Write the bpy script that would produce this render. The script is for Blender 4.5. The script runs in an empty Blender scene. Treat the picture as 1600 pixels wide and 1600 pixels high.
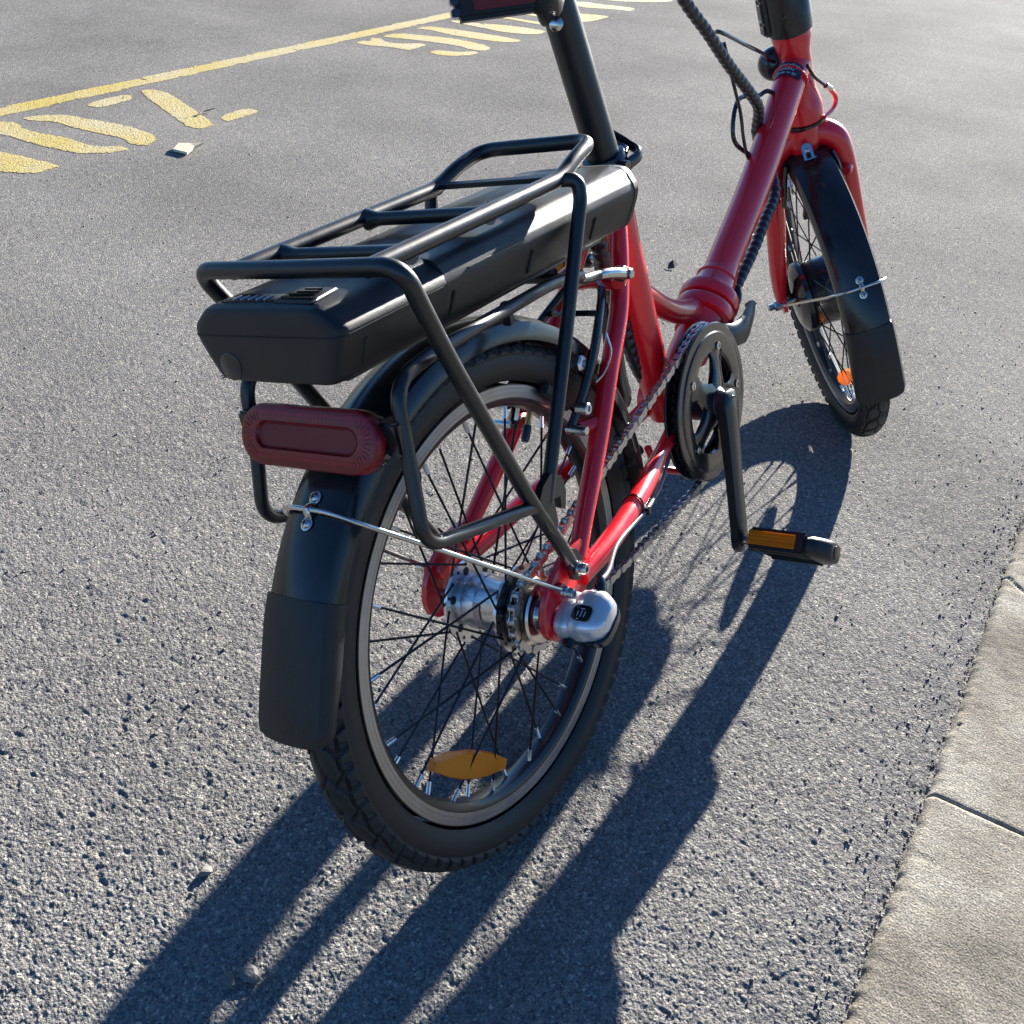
import bpy, bmesh, math, random
import numpy as np
from mathutils import Matrix, Vector
S = bpy.context.scene
COL = S.collection
PI = math.pi
R_ = math.radians

# ------------------------------------------------------------------ camera
cam_d = bpy.data.cameras.new("camera")
cam = bpy.data.objects.new("camera", cam_d)
COL.objects.link(cam)
S.camera = cam
CR = [[0.5374813094729183, 0.44499261803833334, -0.7163067930633601],
      [-0.8391661790149652, 0.36600167291353825, -0.40229702965355907],
      [0.08315027115975604, 0.8173275605168009, 0.5701418163266421]]
mw = Matrix(CR).to_4x4()
mw.translation = Vector((-0.6881, -0.3197, 0.9019))
cam.matrix_world = mw
cam_d.sensor_fit = 'HORIZONTAL'
cam_d.sensor_width = 36.0
cam_d.lens = 36.0 * 1672.6 / 1600.0
cam_d.clip_start = 0.05
cam_d.clip_end = 400.0

# ------------------------------------------------------------------ light
SUN_AZ, SUN_EL = R_(3.72), R_(15.4)
sdir = Vector((math.cos(SUN_EL) * math.cos(SUN_AZ), math.cos(SUN_EL) * math.sin(SUN_AZ), math.sin(SUN_EL)))
W = bpy.data.worlds.new("World")
S.world = W
W.use_nodes = True
wn = W.node_tree
bg = wn.nodes['Background']
sky = wn.nodes.new('ShaderNodeTexSky')
sky.sky_type = 'NISHITA'
sky.sun_disc = False
sky.sun_elevation = SUN_EL
sky.sun_rotation = PI / 2 - SUN_AZ
sky.altitude = 50
sky.air_density = 1.0
sky.dust_density = 0.3
sky.ozone_density = 7.0
wn.links.new(sky.outputs[0], bg.inputs[0])
bg.inputs[1].default_value = 0.05
sl = bpy.data.lights.new("sun", 'SUN')
sl.energy = 5.0
sl.angle = R_(0.55)
sl.color = (1.0, 0.95, 0.87)
so = bpy.data.objects.new("sun", sl)
COL.objects.link(so)
so.rotation_euler = sdir.to_track_quat('Z', 'Y').to_euler()
so.location = sdir * 20

# ------------------------------------------------------------------ render
S.render.engine = 'CYCLES'
S.view_settings.view_transform = 'Standard'
S.view_settings.look = 'None'
S.view_settings.gamma = 1.0
S.view_settings.use_curve_mapping = False
S.view_settings.exposure = 2.15

# ------------------------------------------------------------------ materials
def new_mat(name):
    m = bpy.data.materials.new(name)
    m.use_nodes = True
    return m, m.node_tree, m.node_tree.nodes['Principled BSDF']

def nd(nt, t, **kw):
    n = nt.nodes.new(t)
    for k, v in kw.items():
        if hasattr(n, k):
            setattr(n, k, v)
        else:
            n.inputs[k].default_value = v
    return n

def simple(name, col, rough=0.5, metal=0.0, coat=0.0, bump=0.0, bscale=400.0, rvar=0.0, cvar=0.0, spec=0.5, trans=0.0, coatr=0.05, bdist=0.001):
    m, nt, p = new_mat(name)
    p.inputs['Base Color'].default_value = (*col, 1)
    p.inputs['Roughness'].default_value = rough
    p.inputs['Metallic'].default_value = metal
    p.inputs['Coat Weight'].default_value = coat
    p.inputs['Coat Roughness'].default_value = coatr
    p.inputs['Specular IOR Level'].default_value = spec
    p.inputs['Transmission Weight'].default_value = trans
    tc = nd(nt, 'ShaderNodeTexCoord')
    if bump or rvar or cvar:
        n = nd(nt, 'ShaderNodeTexNoise')
        n.inputs['Scale'].default_value = bscale
        n.inputs['Detail'].default_value = 4
        nt.links.new(tc.outputs['Object'], n.inputs['Vector'])
    if bump:
        b = nd(nt, 'ShaderNodeBump')
        b.inputs['Strength'].default_value = bump
        b.inputs['Distance'].default_value = bdist
        nt.links.new(n.outputs['Fac'], b.inputs['Height'])
        nt.links.new(b.outputs[0], p.inputs['Normal'])
    if rvar or cvar:
        n2 = nd(nt, 'ShaderNodeTexNoise')
        n2.inputs['Scale'].default_value = 35
        n2.inputs['Detail'].default_value = 6
        n2.inputs['Roughness'].default_value = 0.65
        nt.links.new(tc.outputs['Object'], n2.inputs['Vector'])
    if rvar:
        mr = nd(nt, 'ShaderNodeMapRange')
        mr.inputs[1].default_value = 0.3; mr.inputs[2].default_value = 0.7
        mr.inputs[3].default_value = max(rough - rvar, 0.02); mr.inputs[4].default_value = min(rough + rvar, 1)
        nt.links.new(n2.outputs['Fac'], mr.inputs[0])
        nt.links.new(mr.outputs[0], p.inputs['Roughness'])
    if cvar:
        mx = nd(nt, 'ShaderNodeMix', data_type='RGBA')
        mx.inputs['A'].default_value = (*[c * (1 - cvar) for c in col], 1)
        dust = [c * (1 + cvar * .5) + 0.02 * cvar for c in col]
        mx.inputs['B'].default_value = (*dust, 1)
        nt.links.new(n2.outputs['Fac'], mx.inputs['Factor'])
        nt.links.new(mx.outputs['Result'], p.inputs['Base Color'])
    return m

M = {}
M['red'] = simple('red_gloss_paint', (0.76, 0.004, 0.016), 0.32, 0.0, 0.7, 0.10, 900, 0.05, 0.12, coatr=0.04)
M['rack'] = simple('satin_black_paint', (0.008, 0.0085, 0.010), 0.36, 0.0, 0.15, 0.12, 1500, 0.06, 0.3, coatr=0.25)
M['batt'] = simple('black_anodised_case', (0.009, 0.0095, 0.011), 0.40, 0.0, 0.05, 0.25, 1800, 0.05, 0.3, coatr=0.25, spec=.33)
M['cap'] = simple('black_moulded_plastic', (0.008, 0.0085, 0.010), 0.42, 0.0, 0.0, 0.4, 2200, 0.07, 0.35, spec=.38)
M['gloss'] = simple('gloss_black_plastic', (0.007, 0.008, 0.011), 0.18, 0.0, 0.3, 0.03, 300, 0.07, 0.3)
M['guard'] = simple('black_mudguard_plastic', (0.005, 0.006, 0.008), 0.19, 0.0, 0.1, 0.05, 500, 0.06, 0.9, coatr=0.1, spec=.45)
M['rubber'] = simple('black_rubber', (0.022, 0.022, 0.023), 0.62, 0.0, 0.0, 0.35, 1200, 0.1, 0.5)
def tyre_mat():
    m, nt, p = new_mat('worn_groove_shaded_rubber')
    L = nt.links.new
    at = nd(nt, 'ShaderNodeAttribute'); at.attribute_name = 'wear_groove_shade'
    tc = nd(nt, 'ShaderNodeTexCoord')
    n = nd(nt, 'ShaderNodeTexNoise'); n.inputs['Scale'].default_value = 60; n.inputs['Detail'].default_value = 6
    L(tc.outputs['Object'], n.inputs['Vector'])
    mu = nd(nt, 'ShaderNodeMath', operation='MULTIPLY'); L(at.outputs['Fac'], mu.inputs[0])
    ad = nd(nt, 'ShaderNodeMath', operation='ADD'); L(n.outputs['Fac'], ad.inputs[0]); ad.inputs[1].default_value = .5
    L(ad.outputs[0], mu.inputs[1])
    mx = nd(nt, 'ShaderNodeMix', data_type='RGBA'); L(mu.outputs[0], mx.inputs['Factor'])
    mx.inputs['A'].default_value = (.002, .002, .002, 1); mx.inputs['B'].default_value = (.015, .0147, .0138, 1)  # near-black paints shade into the grooves, grey is dusty worn rubber
    L(mx.outputs['Result'], p.inputs['Base Color'])
    p.inputs['Roughness'].default_value = .55
    n2 = nd(nt, 'ShaderNodeTexNoise'); n2.inputs['Scale'].default_value = 1500
    L(tc.outputs['Object'], n2.inputs['Vector'])
    b = nd(nt, 'ShaderNodeBump'); b.inputs['Strength'].default_value = .25; b.inputs['Distance'].default_value = .0006
    L(n2.outputs['Fac'], b.inputs['Height']); L(b.outputs[0], p.inputs['Normal'])
    return m
M['tyre'] = tyre_mat()
M['flap'] = simple('soft_rubber_flap', (0.006, 0.007, 0.009), 0.42, 0.0, 0.0, 0.2, 500, 0.10, 1.0, spec=.35)
M['rimside'] = simple('machined_rim', (0.38, 0.38, 0.39), 0.36, 1.0, 0.0, 0.1, 1200, 0.08, 0.3)
M['rimblack'] = simple('black_rim', (0.02, 0.02, 0.022), 0.3, 0.4, 0.3)
M['spoke'] = simple('black_steel_spoke', (0.018, 0.018, 0.02), 0.33, 0.7)
M['steel'] = simple('polished_steel', (0.62, 0.60, 0.57), 0.2, 1.0, 0.0, 0.05, 900, 0.08, 0.25)
M['alu'] = simple('brushed_aluminium', (0.70, 0.70, 0.72), 0.3, 1.0, 0.0, 0.08, 600, 0.1, 0.25)
M['chain'] = simple('oily_chain_steel', (0.50, 0.49, 0.48), 0.30, 1.0, 0.0, 0.1, 500, 0.12, 0.5)
M['dark'] = simple('dark_metal', (0.03, 0.03, 0.033), 0.35, 0.6, 0.0, 0.05, 500, 0.08, 0.3)
M['crank'] = simple('forged_black_alloy', (0.014, 0.015, 0.017), 0.3, 0.3, 0.3, 0.1, 900, 0.06, 0.4, coatr=0.2)
M['silver'] = simple('silver_plastic', (0.62, 0.64, 0.68), 0.28, 0.55, 0.5, 0.03, 300)
M['wrap'] = simple('spiral_cable_wrap', (0.015, 0.017, 0.022), 0.33, 0.0, 0.2)
M['tick'] = simple('white_marking', (0.6, 0.62, 0.65), 0.5)
M['brass'] = simple('brass_valve', (0.5, 0.33, 0.12), 0.3, 1.0)

def reflector_mat(name, col, scale, trl=0.35, bump=.5, rough=.18, coat=.6, tcol=None):
    m, nt, p = new_mat(name)
    p.inputs['Base Color'].default_value = (*col, 1)
    p.inputs['Roughness'].default_value = rough
    p.inputs['Coat Weight'].default_value = coat
    tc = nd(nt, 'ShaderNodeTexCoord')
    v = nd(nt, 'ShaderNodeTexVoronoi'); v.inputs['Scale'].default_value = scale
    v.inputs['Randomness'].default_value = 0.0
    v.distance = 'CHEBYCHEV'
    nt.links.new(tc.outputs['Object'], v.inputs['Vector'])
    b = nd(nt, 'ShaderNodeBump'); b.inputs['Strength'].default_value = bump; b.inputs['Distance'].default_value = 0.001
    nt.links.new(v.outputs['Distance'], b.inputs['Height'])
    nt.links.new(b.outputs[0], p.inputs['Normal'])
    mx = nd(nt, 'ShaderNodeMix', data_type='RGBA')
    mx.inputs['A'].default_value = (*[min(1, c * 1.3) for c in col], 1)
    mx.inputs['B'].default_value = (*[c * .55 for c in col], 1)
    mrr = nd(nt, 'ShaderNodeMapRange'); mrr.inputs[1].default_value = .15; mrr.inputs[2].default_value = .5
    nt.links.new(v.outputs['Distance'], mrr.inputs[0]); nt.links.new(mrr.outputs[0], mx.inputs['Factor'])
    nt.links.new(mx.outputs['Result'], p.inputs['Base Color'])
    t = nd(nt, 'ShaderNodeBsdfTranslucent'); t.inputs['Color'].default_value = (*(tcol or col), 1)
    ms = nd(nt, 'ShaderNodeMixShader'); ms.inputs[0].default_value = trl
    out = nt.nodes['Material Output']
    nt.links.new(p.outputs[0], ms.inputs[1]); nt.links.new(t.outputs[0], ms.inputs[2]); nt.links.new(ms.outputs[0], out.inputs[0])
    return m
M['amber'] = reflector_mat('amber_reflector', (1.0, 0.33, 0.005), 330, .45, .5, .2, .3, (1.0, 0.42, 0.01))
M['redlens'] = reflector_mat('red_lens', (0.30, 0.002, 0.008), 260, .10, .10, .36, .12)
M['ledspot'] = simple('red_led_dome', (0.33, 0.008, 0.010), .3, 0, .5)
M['redlens2'] = simple('smoked_red_panel', (0.16, 0.004, 0.007), 0.55, 0, 0.05, 0.3, 260, bdist=0.001)

def asphalt_mat():
    m, nt, p = new_mat('asphalt')
    L = nt.links.new
    geo = nd(nt, 'ShaderNodeNewGeometry')
    v = nd(nt, 'ShaderNodeTexVoronoi'); v.inputs['Scale'].default_value = 310
    L(geo.outputs['Position'], v.inputs['Vector'])
    ramp = nd(nt, 'ShaderNodeValToRGB')
    e = ramp.color_ramp.elements
    e[0].position = 0.0; e[0].color = (0.105, 0.102, 0.104, 1)
    e[1].position = 1.0; e[1].color = (0.30, 0.285, 0.25, 1)
    for pos, c in ((0.35, (0.138, 0.135, 0.134, 1)), (0.62, (0.165, 0.162, 0.157, 1)), (0.78, (0.172, 0.16, 0.142, 1)), (0.94, (0.205, 0.198, 0.183, 1))):
        x = e.new(pos); x.color = c
    sep = nd(nt, 'ShaderNodeSeparateColor')
    L(v.outputs['Color'], sep.inputs[0])
    L(sep.outputs[0], ramp.inputs[0])
    n1 = nd(nt, 'ShaderNodeTexNoise'); n1.inputs['Scale'].default_value = 2.2; n1.inputs['Detail'].default_value = 5
    L(geo.outputs['Position'], n1.inputs['Vector'])
    n2 = nd(nt, 'ShaderNodeTexNoise'); n2.inputs['Scale'].default_value = 900; n2.inputs['Detail'].default_value = 3
    L(geo.outputs['Position'], n2.inputs['Vector'])
    hsv = nd(nt, 'ShaderNodeHueSaturation')
    mr = nd(nt, 'ShaderNodeMapRange'); mr.inputs[1].default_value = 0.3; mr.inputs[2].default_value = 0.7
    mr.inputs[3].default_value = 0.98; mr.inputs[4].default_value = 1.34
    L(n1.outputs['Fac'], mr.inputs[0])
    mr2 = nd(nt, 'ShaderNodeMapRange'); mr2.inputs[1].default_value = 0.3; mr2.inputs[2].default_value = 0.7
    mr2.inputs[3].default_value = 0.75; mr2.inputs[4].default_value = 1.25
    L(n2.outputs['Fac'], mr2.inputs[0])
    mu = nd(nt, 'ShaderNodeMath', operation='MULTIPLY')
    L(mr.outputs[0], mu.inputs[0]); L(mr2.outputs[0], mu.inputs[1])
    L(ramp.outputs[0], hsv.inputs['Color']); L(mu.outputs[0], hsv.inputs['Value'])
    fl = nd(nt, 'ShaderNodeTexVoronoi'); fl.inputs['Scale'].default_value = 560
    L(geo.outputs['Position'], fl.inputs['Vector'])
    fs = nd(nt, 'ShaderNodeSeparateColor'); L(fl.outputs['Color'], fs.inputs[0])
    fr_ = nd(nt, 'ShaderNodeValToRGB'); fe = fr_.color_ramp.elements; fr_.color_ramp.interpolation = 'CONSTANT'
    fe[0].position = 0; fe[0].color = (.45, .45, .47, 1); fe[1].position = .12; fe[1].color = (1.02, 1.0, .965, 1)
    q = fe.new(.80); q.color = (1.36, 1.33, 1.24, 1); q = fe.new(.95); q.color = (2.2, 2.15, 2.0, 1)
    L(fs.outputs[0], fr_.inputs[0])
    fm = nd(nt, 'ShaderNodeMix', data_type='RGBA', blend_type='MULTIPLY'); fm.inputs['Factor'].default_value = .65
    L(hsv.outputs[0], fm.inputs['A']); L(fr_.outputs[0], fm.inputs['B'])
    # rust and sand stains
    n3 = nd(nt, 'ShaderNodeTexNoise'); n3.inputs['Scale'].default_value = 9; n3.inputs['Detail'].default_value = 6
    n3.inputs['Roughness'].default_value = 0.7
    L(geo.outputs['Position'], n3.inputs['Vector'])
    st = nd(nt, 'ShaderNodeMapRange'); st.inputs[1].default_value = 0.68; st.inputs[2].default_value = 0.80
    st.inputs[4].default_value = 0.5
    L(n3.outputs['Fac'], st.inputs[0])
    mx = nd(nt, 'ShaderNodeMix', data_type='RGBA')
    L(st.outputs[0], mx.inputs['Factor']); L(fm.outputs['Result'], mx.inputs['A'])
    mx.inputs['B'].default_value = (0.22, 0.13, 0.07, 1)
    L(mx.outputs['Result'], p.inputs['Base Color'])
    p.inputs['Roughness'].default_value = 0.92
    p.inputs['Specular IOR Level'].default_value = 0.017
    # fine relief: rounded grains and sharp grit
    v2 = nd(nt, 'ShaderNodeTexVoronoi'); v2.inputs['Scale'].default_value = 300
    L(geo.outputs['Position'], v2.inputs['Vector'])
    g1 = nd(nt, 'ShaderNodeTexNoise'); g1.inputs['Scale'].default_value = 380; g1.inputs['Detail'].default_value = 2.5; g1.inputs['Roughness'].default_value = .65
    L(geo.outputs['Position'], g1.inputs['Vector'])
    b1 = nd(nt, 'ShaderNodeMath', operation='MULTIPLY_ADD'); L(v2.outputs['Distance'], b1.inputs[0]); b1.inputs[1].default_value = -0.55
    g2 = nd(nt, 'ShaderNodeMath', operation='MULTIPLY'); L(g1.outputs['Fac'], g2.inputs[0]); g2.inputs[1].default_value = 2.0
    L(g2.outputs[0], b1.inputs[2])
    b = nd(nt, 'ShaderNodeBump'); b.inputs['Strength'].default_value = 1.0; b.inputs['Distance'].default_value = 0.00145
    L(b1.outputs[0], b.inputs['Height'])
    L(b.outputs[0], p.inputs['Normal'])
    return m
M['asphalt'] = asphalt_mat()

def concrete_mat():
    m, nt, p = new_mat('broomed_concrete')
    L = nt.links.new
    geo = nd(nt, 'ShaderNodeNewGeometry')
    mp = nd(nt, 'ShaderNodeMapping')
    mp.inputs['Scale'].default_value = (420, 22, 60)
    mp.inputs['Rotation'].default_value = (0, 0, R_(-7))
    L(geo.outputs['Position'], mp.inputs['Vector'])
    br = nd(nt, 'ShaderNodeTexNoise'); br.inputs['Scale'].default_value = 1.0; br.inputs['Detail'].default_value = 5
    br.inputs['Roughness'].default_value = 0.6
    L(mp.outputs[0], br.inputs['Vector'])
    n1 = nd(nt, 'ShaderNodeTexNoise'); n1.inputs['Scale'].default_value = 7; n1.inputs['Detail'].default_value = 8
    n1.inputs['Roughness'].default_value = 0.65
    L(geo.outputs['Position'], n1.inputs['Vector'])
    n2 = nd(nt, 'ShaderNodeTexNoise'); n2.inputs['Scale'].default_value = 420; n2.inputs['Detail'].default_value = 4
    L(geo.outputs['Position'], n2.inputs['Vector'])
    ramp = nd(nt, 'ShaderNodeValToRGB')
    e = ramp.color_ramp.elements
    e[0].position = 0.32; e[0].color = (0.085, 0.075, 0.062, 1)
    e[1].position = 0.66; e[1].color = (0.21, 0.195, 0.16, 1)
    x = e.new(0.5); x.color = (0.145, 0.13, 0.104, 1)
    L(n1.outputs['Fac'], ramp.inputs[0])
    mx = nd(nt, 'ShaderNodeMix', data_type='RGBA', blend_type='OVERLAY')
    mx.inputs['Factor'].default_value = 0.8
    L(ramp.outputs[0], mx.inputs['A']); L(br.outputs['Color'], mx.inputs['B'])
    bw = nd(nt, 'ShaderNodeRGBToBW'); L(br.outputs['Color'], bw.inputs[0]); L(bw.outputs[0], mx.inputs['B'])
    mx2 = nd(nt, 'ShaderNodeMix', data_type='RGBA', blend_type='OVERLAY')
    mx2.inputs['Factor'].default_value = 0.85
    L(mx.outputs['Result'], mx2.inputs['A']); L(n2.outputs['Fac'], mx2.inputs['B'])
    cv = nd(nt, 'ShaderNodeTexVoronoi'); cv.inputs['Scale'].default_value = 700
    L(geo.outputs['Position'], cv.inputs['Vector'])
    cs_ = nd(nt, 'ShaderNodeSeparateColor'); L(cv.outputs['Color'], cs_.inputs[0])
    cr_ = nd(nt, 'ShaderNodeMapRange'); cr_.inputs[3].default_value = 1.08; cr_.inputs[4].default_value = 2.05
    L(cs_.outputs[0], cr_.inputs[0])
    ch = nd(nt, 'ShaderNodeHueSaturation'); L(mx2.outputs['Result'], ch.inputs['Color']); L(cr_.outputs[0], ch.inputs['Value'])
    L(ch.outputs[0], p.inputs['Base Color'])
    p.inputs['Roughness'].default_value = 0.9
    p.inputs['Specular IOR Level'].default_value = 0.1
    ad = nd(nt, 'ShaderNodeMath', operation='MULTIPLY_ADD'); ad.inputs[1].default_value = 0.25
    L(br.outputs['Fac'], ad.inputs[0]); L(n2.outputs['Fac'], ad.inputs[2])
    b = nd(nt, 'ShaderNodeBump'); b.inputs['Strength'].default_value = 0.8; b.inputs['Distance'].default_value = 0.0013
    L(ad.outputs[0], b.inputs['Height']); L(b.outputs[0], p.inputs['Normal'])
    return m
M['concrete'] = concrete_mat()

def paint_mat():
    m, nt, p = new_mat('worn_yellow_paint')
    L = nt.links.new
    geo = nd(nt, 'ShaderNodeNewGeometry')
    n = nd(nt, 'ShaderNodeTexNoise'); n.inputs['Scale'].default_value = 110; n.inputs['Detail'].default_value = 4
    L(geo.outputs['Position'], n.inputs['Vector'])
    n1 = nd(nt, 'ShaderNodeTexNoise'); n1.inputs['Scale'].default_value = 5; n1.inputs['Detail'].default_value = 4
    L(geo.outputs['Position'], n1.inputs['Vector'])
    r = nd(nt, 'ShaderNodeValToRGB')
    e = r.color_ramp.elements
    e[0].position = 0.33; e[0].color = (0.20, 0.175, 0.12, 1)
    e[1].position = 0.47; e[1].color = (0.50, 0.385, 0.115, 1)
    L(n.outputs['Fac'], r.inputs[0])
    hs = nd(nt, 'ShaderNodeHueSaturation'); hs.inputs['Value'].default_value = .92
    mr = nd(nt, 'ShaderNodeMapRange'); mr.inputs[1].default_value = .35; mr.inputs[2].default_value = .65
    mr.inputs[3].default_value = 0.75; mr.inputs[4].default_value = 1.15
    L(n1.outputs['Fac'], mr.inputs[0]); L(mr.outputs[0], hs.inputs['Saturation'])
    L(r.outputs[0], hs.inputs['Color'])
    L(hs.outputs[0], p.inputs['Base Color'])
    p.inputs['Roughness'].default_value = 0.6
    p.inputs['Specular IOR Level'].default_value = 0.4
    v2 = nd(nt, 'ShaderNodeTexVoronoi'); v2.inputs['Scale'].default_value = 200
    L(geo.outputs['Position'], v2.inputs['Vector'])
    b = nd(nt, 'ShaderNodeBump'); b.inputs['Strength'].default_value = 0.7; b.inputs['Distance'].default_value = 0.002
    b.invert = True
    L(v2.outputs['Distance'], b.inputs['Height']); L(b.outputs[0], p.inputs['Normal'])
    return m
M['paint'] = paint_mat()
M['stone'] = simple('pale_stone', (0.20, 0.185, 0.16), 0.7, 0, 0, 0.5, 300, 0.1, 0.4)
M['gravel'] = simple('grey_grit', (0.13, 0.125, 0.118), 0.7, 0, 0, 0.5, 300, 0.1, 0.5)
M['tile'] = simple('beige_chip', (0.85, 0.68, 0.44), 0.7, 0, 0, 0.4, 200, 0.1, 0.3)
M['leaf'] = simple('dry_dark_leaf', (0.035, 0.022, 0.015), 0.7, 0, 0, 0.5, 200)
M['soil'] = simple('joint_dirt', (0.02, 0.018, 0.015), 0.9, 0, 0, 0.8, 300)

# ------------------------------------------------------------------ mesh helpers
def mesh_from(name, V, F, mat, smooth=True, angle=40):
    me = bpy.data.meshes.new(name)
    me.from_pydata([tuple(v) for v in V], [], F)
    me.materials.append(mat)
    if smooth:
        me.shade_smooth()
        try:
            me.set_sharp_from_angle(angle=R_(angle))
        except Exception:
            pass
    me.update()
    return me

def link(name, me, parent=None, mat=None, **props):
    o = bpy.data.objects.new(name, me)
    COL.objects.link(o)
    if parent is not None:
        o.parent = parent
    if mat is not None:
        o.matrix_basis = mat
    for k, v in props.items():
        o[k] = v
    return o

class MB:
    def __init__(s): s.V = []; s.F = []
    def add(s, V, F):
        k = len(s.V); s.V += [tuple(map(float, v)) for v in V]; s.F += [tuple(i + k for i in f) for f in F]
        return s
    def box(s, c, h, M3=None, bev=0.0):
        c = np.array(c, float)
        hx, hy, hz = h
        if bev <= 0:
            V = np.array([(x, y, z) for x in (-hx, hx) for y in (-hy, hy) for z in (-hz, hz)])
            F = [(0, 1, 3, 2), (4, 6, 7, 5), (0, 4, 5, 1), (2, 3, 7, 6), (0, 2, 6, 4), (1, 5, 7, 3)]
        else:
            bm = bmesh.new(); bmesh.ops.create_cube(bm, size=2)
            for v in bm.verts: v.co = Vector((v.co.x * hx, v.co.y * hy, v.co.z * hz))
            bmesh.ops.bevel(bm, geom=bm.edges[:], offset=bev, segments=2, affect='EDGES')
            bm.verts.index_update()
            V = np.array([v.co[:] for v in bm.verts]); F = [tuple(v.index for v in f.verts) for f in bm.faces]
            bm.free()
        if M3 is not None: V = V @ np.array(M3).T
        return s.add(V + c, F)
    def tube(s, P, r, n=12, caps=True, sy=1.0, up=None, closed=False):
        P = np.array(P, float); k = len(P)
        r = np.broadcast_to(np.array(r, float), (k,))
        T = np.gradient(P, axis=0)
        if closed:
            T = np.roll(P, -1, 0) - np.roll(P, 1, 0)
        T /= np.linalg.norm(T, axis=1)[:, None] + 1e-12
        u = np.array(up, float) if up is not None else (np.array([0, 0, 1.]) if abs(T[0][2]) < .9 else np.array([1., 0, 0]))
        V = []; prev = None
        for i in range(k):
            if prev is None or up is not None:
                a = u - T[i] * (u @ T[i])
            else:
                a = prev - T[i] * (prev @ T[i])
            a /= np.linalg.norm(a) + 1e-12
            prev = a
            b = np.cross(T[i], a)
            for j in range(n):
                t = 2 * PI * j / n
                V.append(P[i] + r[i] * (math.cos(t) * a + sy * math.sin(t) * b))
        F = []
        m = k if closed else k - 1
        for i in range(m):
            i2 = (i + 1) % k
            for j in range(n):
                j2 = (j + 1) % n
                F.append((i * n + j, i * n + j2, i2 * n + j2, i2 * n + j))
        if caps and not closed:
            F.append(tuple(range(n))[::-1]); F.append(tuple((k - 1) * n + j for j in range(n)))
        return s.add(V, F)
    def lathe(s, prof, c, axis, n=32, closed=False):
        # prof: (r, h) along axis
        ax = np.array(axis, float); ax /= np.linalg.norm(ax)
        u = np.array([0, 0, 1.]) if abs(ax[2]) < .9 else np.array([1., 0, 0])
        a = np.cross(ax, u); a /= np.linalg.norm(a); b = np.cross(ax, a)
        c = np.array(c, float); V = []; F = []
        for (r, h) in prof:
            for j in range(n):
                t = 2 * PI * j / n
                V.append(c + ax * h + r * (math.cos(t) * a + math.sin(t) * b))
        k = len(prof)
        for i in range(k if closed else k - 1):
            i2 = (i + 1) % k
            for j in range(n):
                j2 = (j + 1) % n
                F.append((i * n + j, i * n + j2, i2 * n + j2, i2 * n + j))
        if not closed:
            if prof[0][0] > 1e-6: F.append(tuple(range(n))[::-1])
            if prof[-1][0] > 1e-6: F.append(tuple((k - 1) * n + j for j in range(n)))
        return s.add(V, F)
    def prism(s, poly, y0, y1, frame=None):
        # poly in xz extruded along y, bevel edges skipped
        n = len(poly)
        V = [(x, y0, z) for x, z in poly] + [(x, y1, z) for x, z in poly]
        F = [tuple(range(n)), tuple(range(2 * n - 1, n - 1, -1))]
        F += [(i, (i + 1) % n, n + (i + 1) % n, n + i) for i in range(n)]
        if frame is not None:
            V = [tuple(np.array(frame) @ np.array(v)) for v in V]
        return s.add(V, F)
    def loft(s, rings, caps=True):
        n = len(rings[0]); V = [v for r in rings for v in r]; F = []
        for i in range(len(rings) - 1):
            for j in range(n):
                j2 = (j + 1) % n
                F.append((i * n + j, i * n + j2, (i + 1) * n + j2, (i + 1) * n + j))
        if caps:
            F.append(tuple(range(n))[::-1]); F.append(tuple((len(rings) - 1) * n + j for j in range(n)))
        return s.add(V, F)
    def mirror(s):
        k = len(s.V); V = [(x, -y, z) for x, y, z in s.V]; F = [tuple(reversed(f)) for f in s.F]
        m = MB(); m.V = V; m.F = F
        return m
    def mesh(s, name, mat, smooth=True, angle=40):
        me = mesh_from(name, s.V, s.F, mat, smooth, angle)
        bm = bmesh.new(); bm.from_mesh(me)
        bmesh.ops.recalc_face_normals(bm, faces=bm.faces)
        bm.to_mesh(me); bm.free()
        if smooth:
            me.shade_smooth(); me.set_sharp_from_angle(angle=R_(angle))
        return me
    def obj(s, name, mat, parent=None, mx=None, smooth=True, angle=40, **props):
        return link(name, s.mesh(name, mat, smooth, angle), parent, mx, **props)

def smooth_path(P, n=8):
    # Catmull-Rom
    P = np.array(P, float); Q = np.vstack([2 * P[0] - P[1], P, 2 * P[-1] - P[-2]]); out = []
    for i in range(1, len(Q) - 2):
        p0, p1, p2, p3 = Q[i - 1:i + 3]
        for t in np.arange(n) / n:
            out.append(.5 * (2 * p1 + (p2 - p0) * t + (2 * p0 - 5 * p1 + 4 * p2 - p3) * t * t + (3 * p1 - p0 - 3 * p2 + p3) * t ** 3))
    out.append(P[-1]); return np.array(out)

def fillet(P, rad=0.02, n=6):
    P = [np.array(p, float) for p in P]; out = [P[0]]
    for i in range(1, len(P) - 1):
        a, b, c = P[i - 1], P[i], P[i + 1]
        rr = rad if np.isscalar(rad) else rad[i - 1]
        d1 = a - b; d2 = c - b; l1 = np.linalg.norm(d1); l2 = np.linalg.norm(d2)
        q = min(rr, l1 * .49, l2 * .49)
        s0 = b + d1 / l1 * q; s1 = b + d2 / l2 * q
        for t in np.linspace(0, 1, n + 1):
            out.append((1 - t) ** 2 * s0 + 2 * t * (1 - t) * b + t * t * s1)
    out.append(P[-1])
    return np.array(out)

def mir(P):
    P = np.array(P, float).copy(); P[:, 1] *= -1; return P

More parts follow.
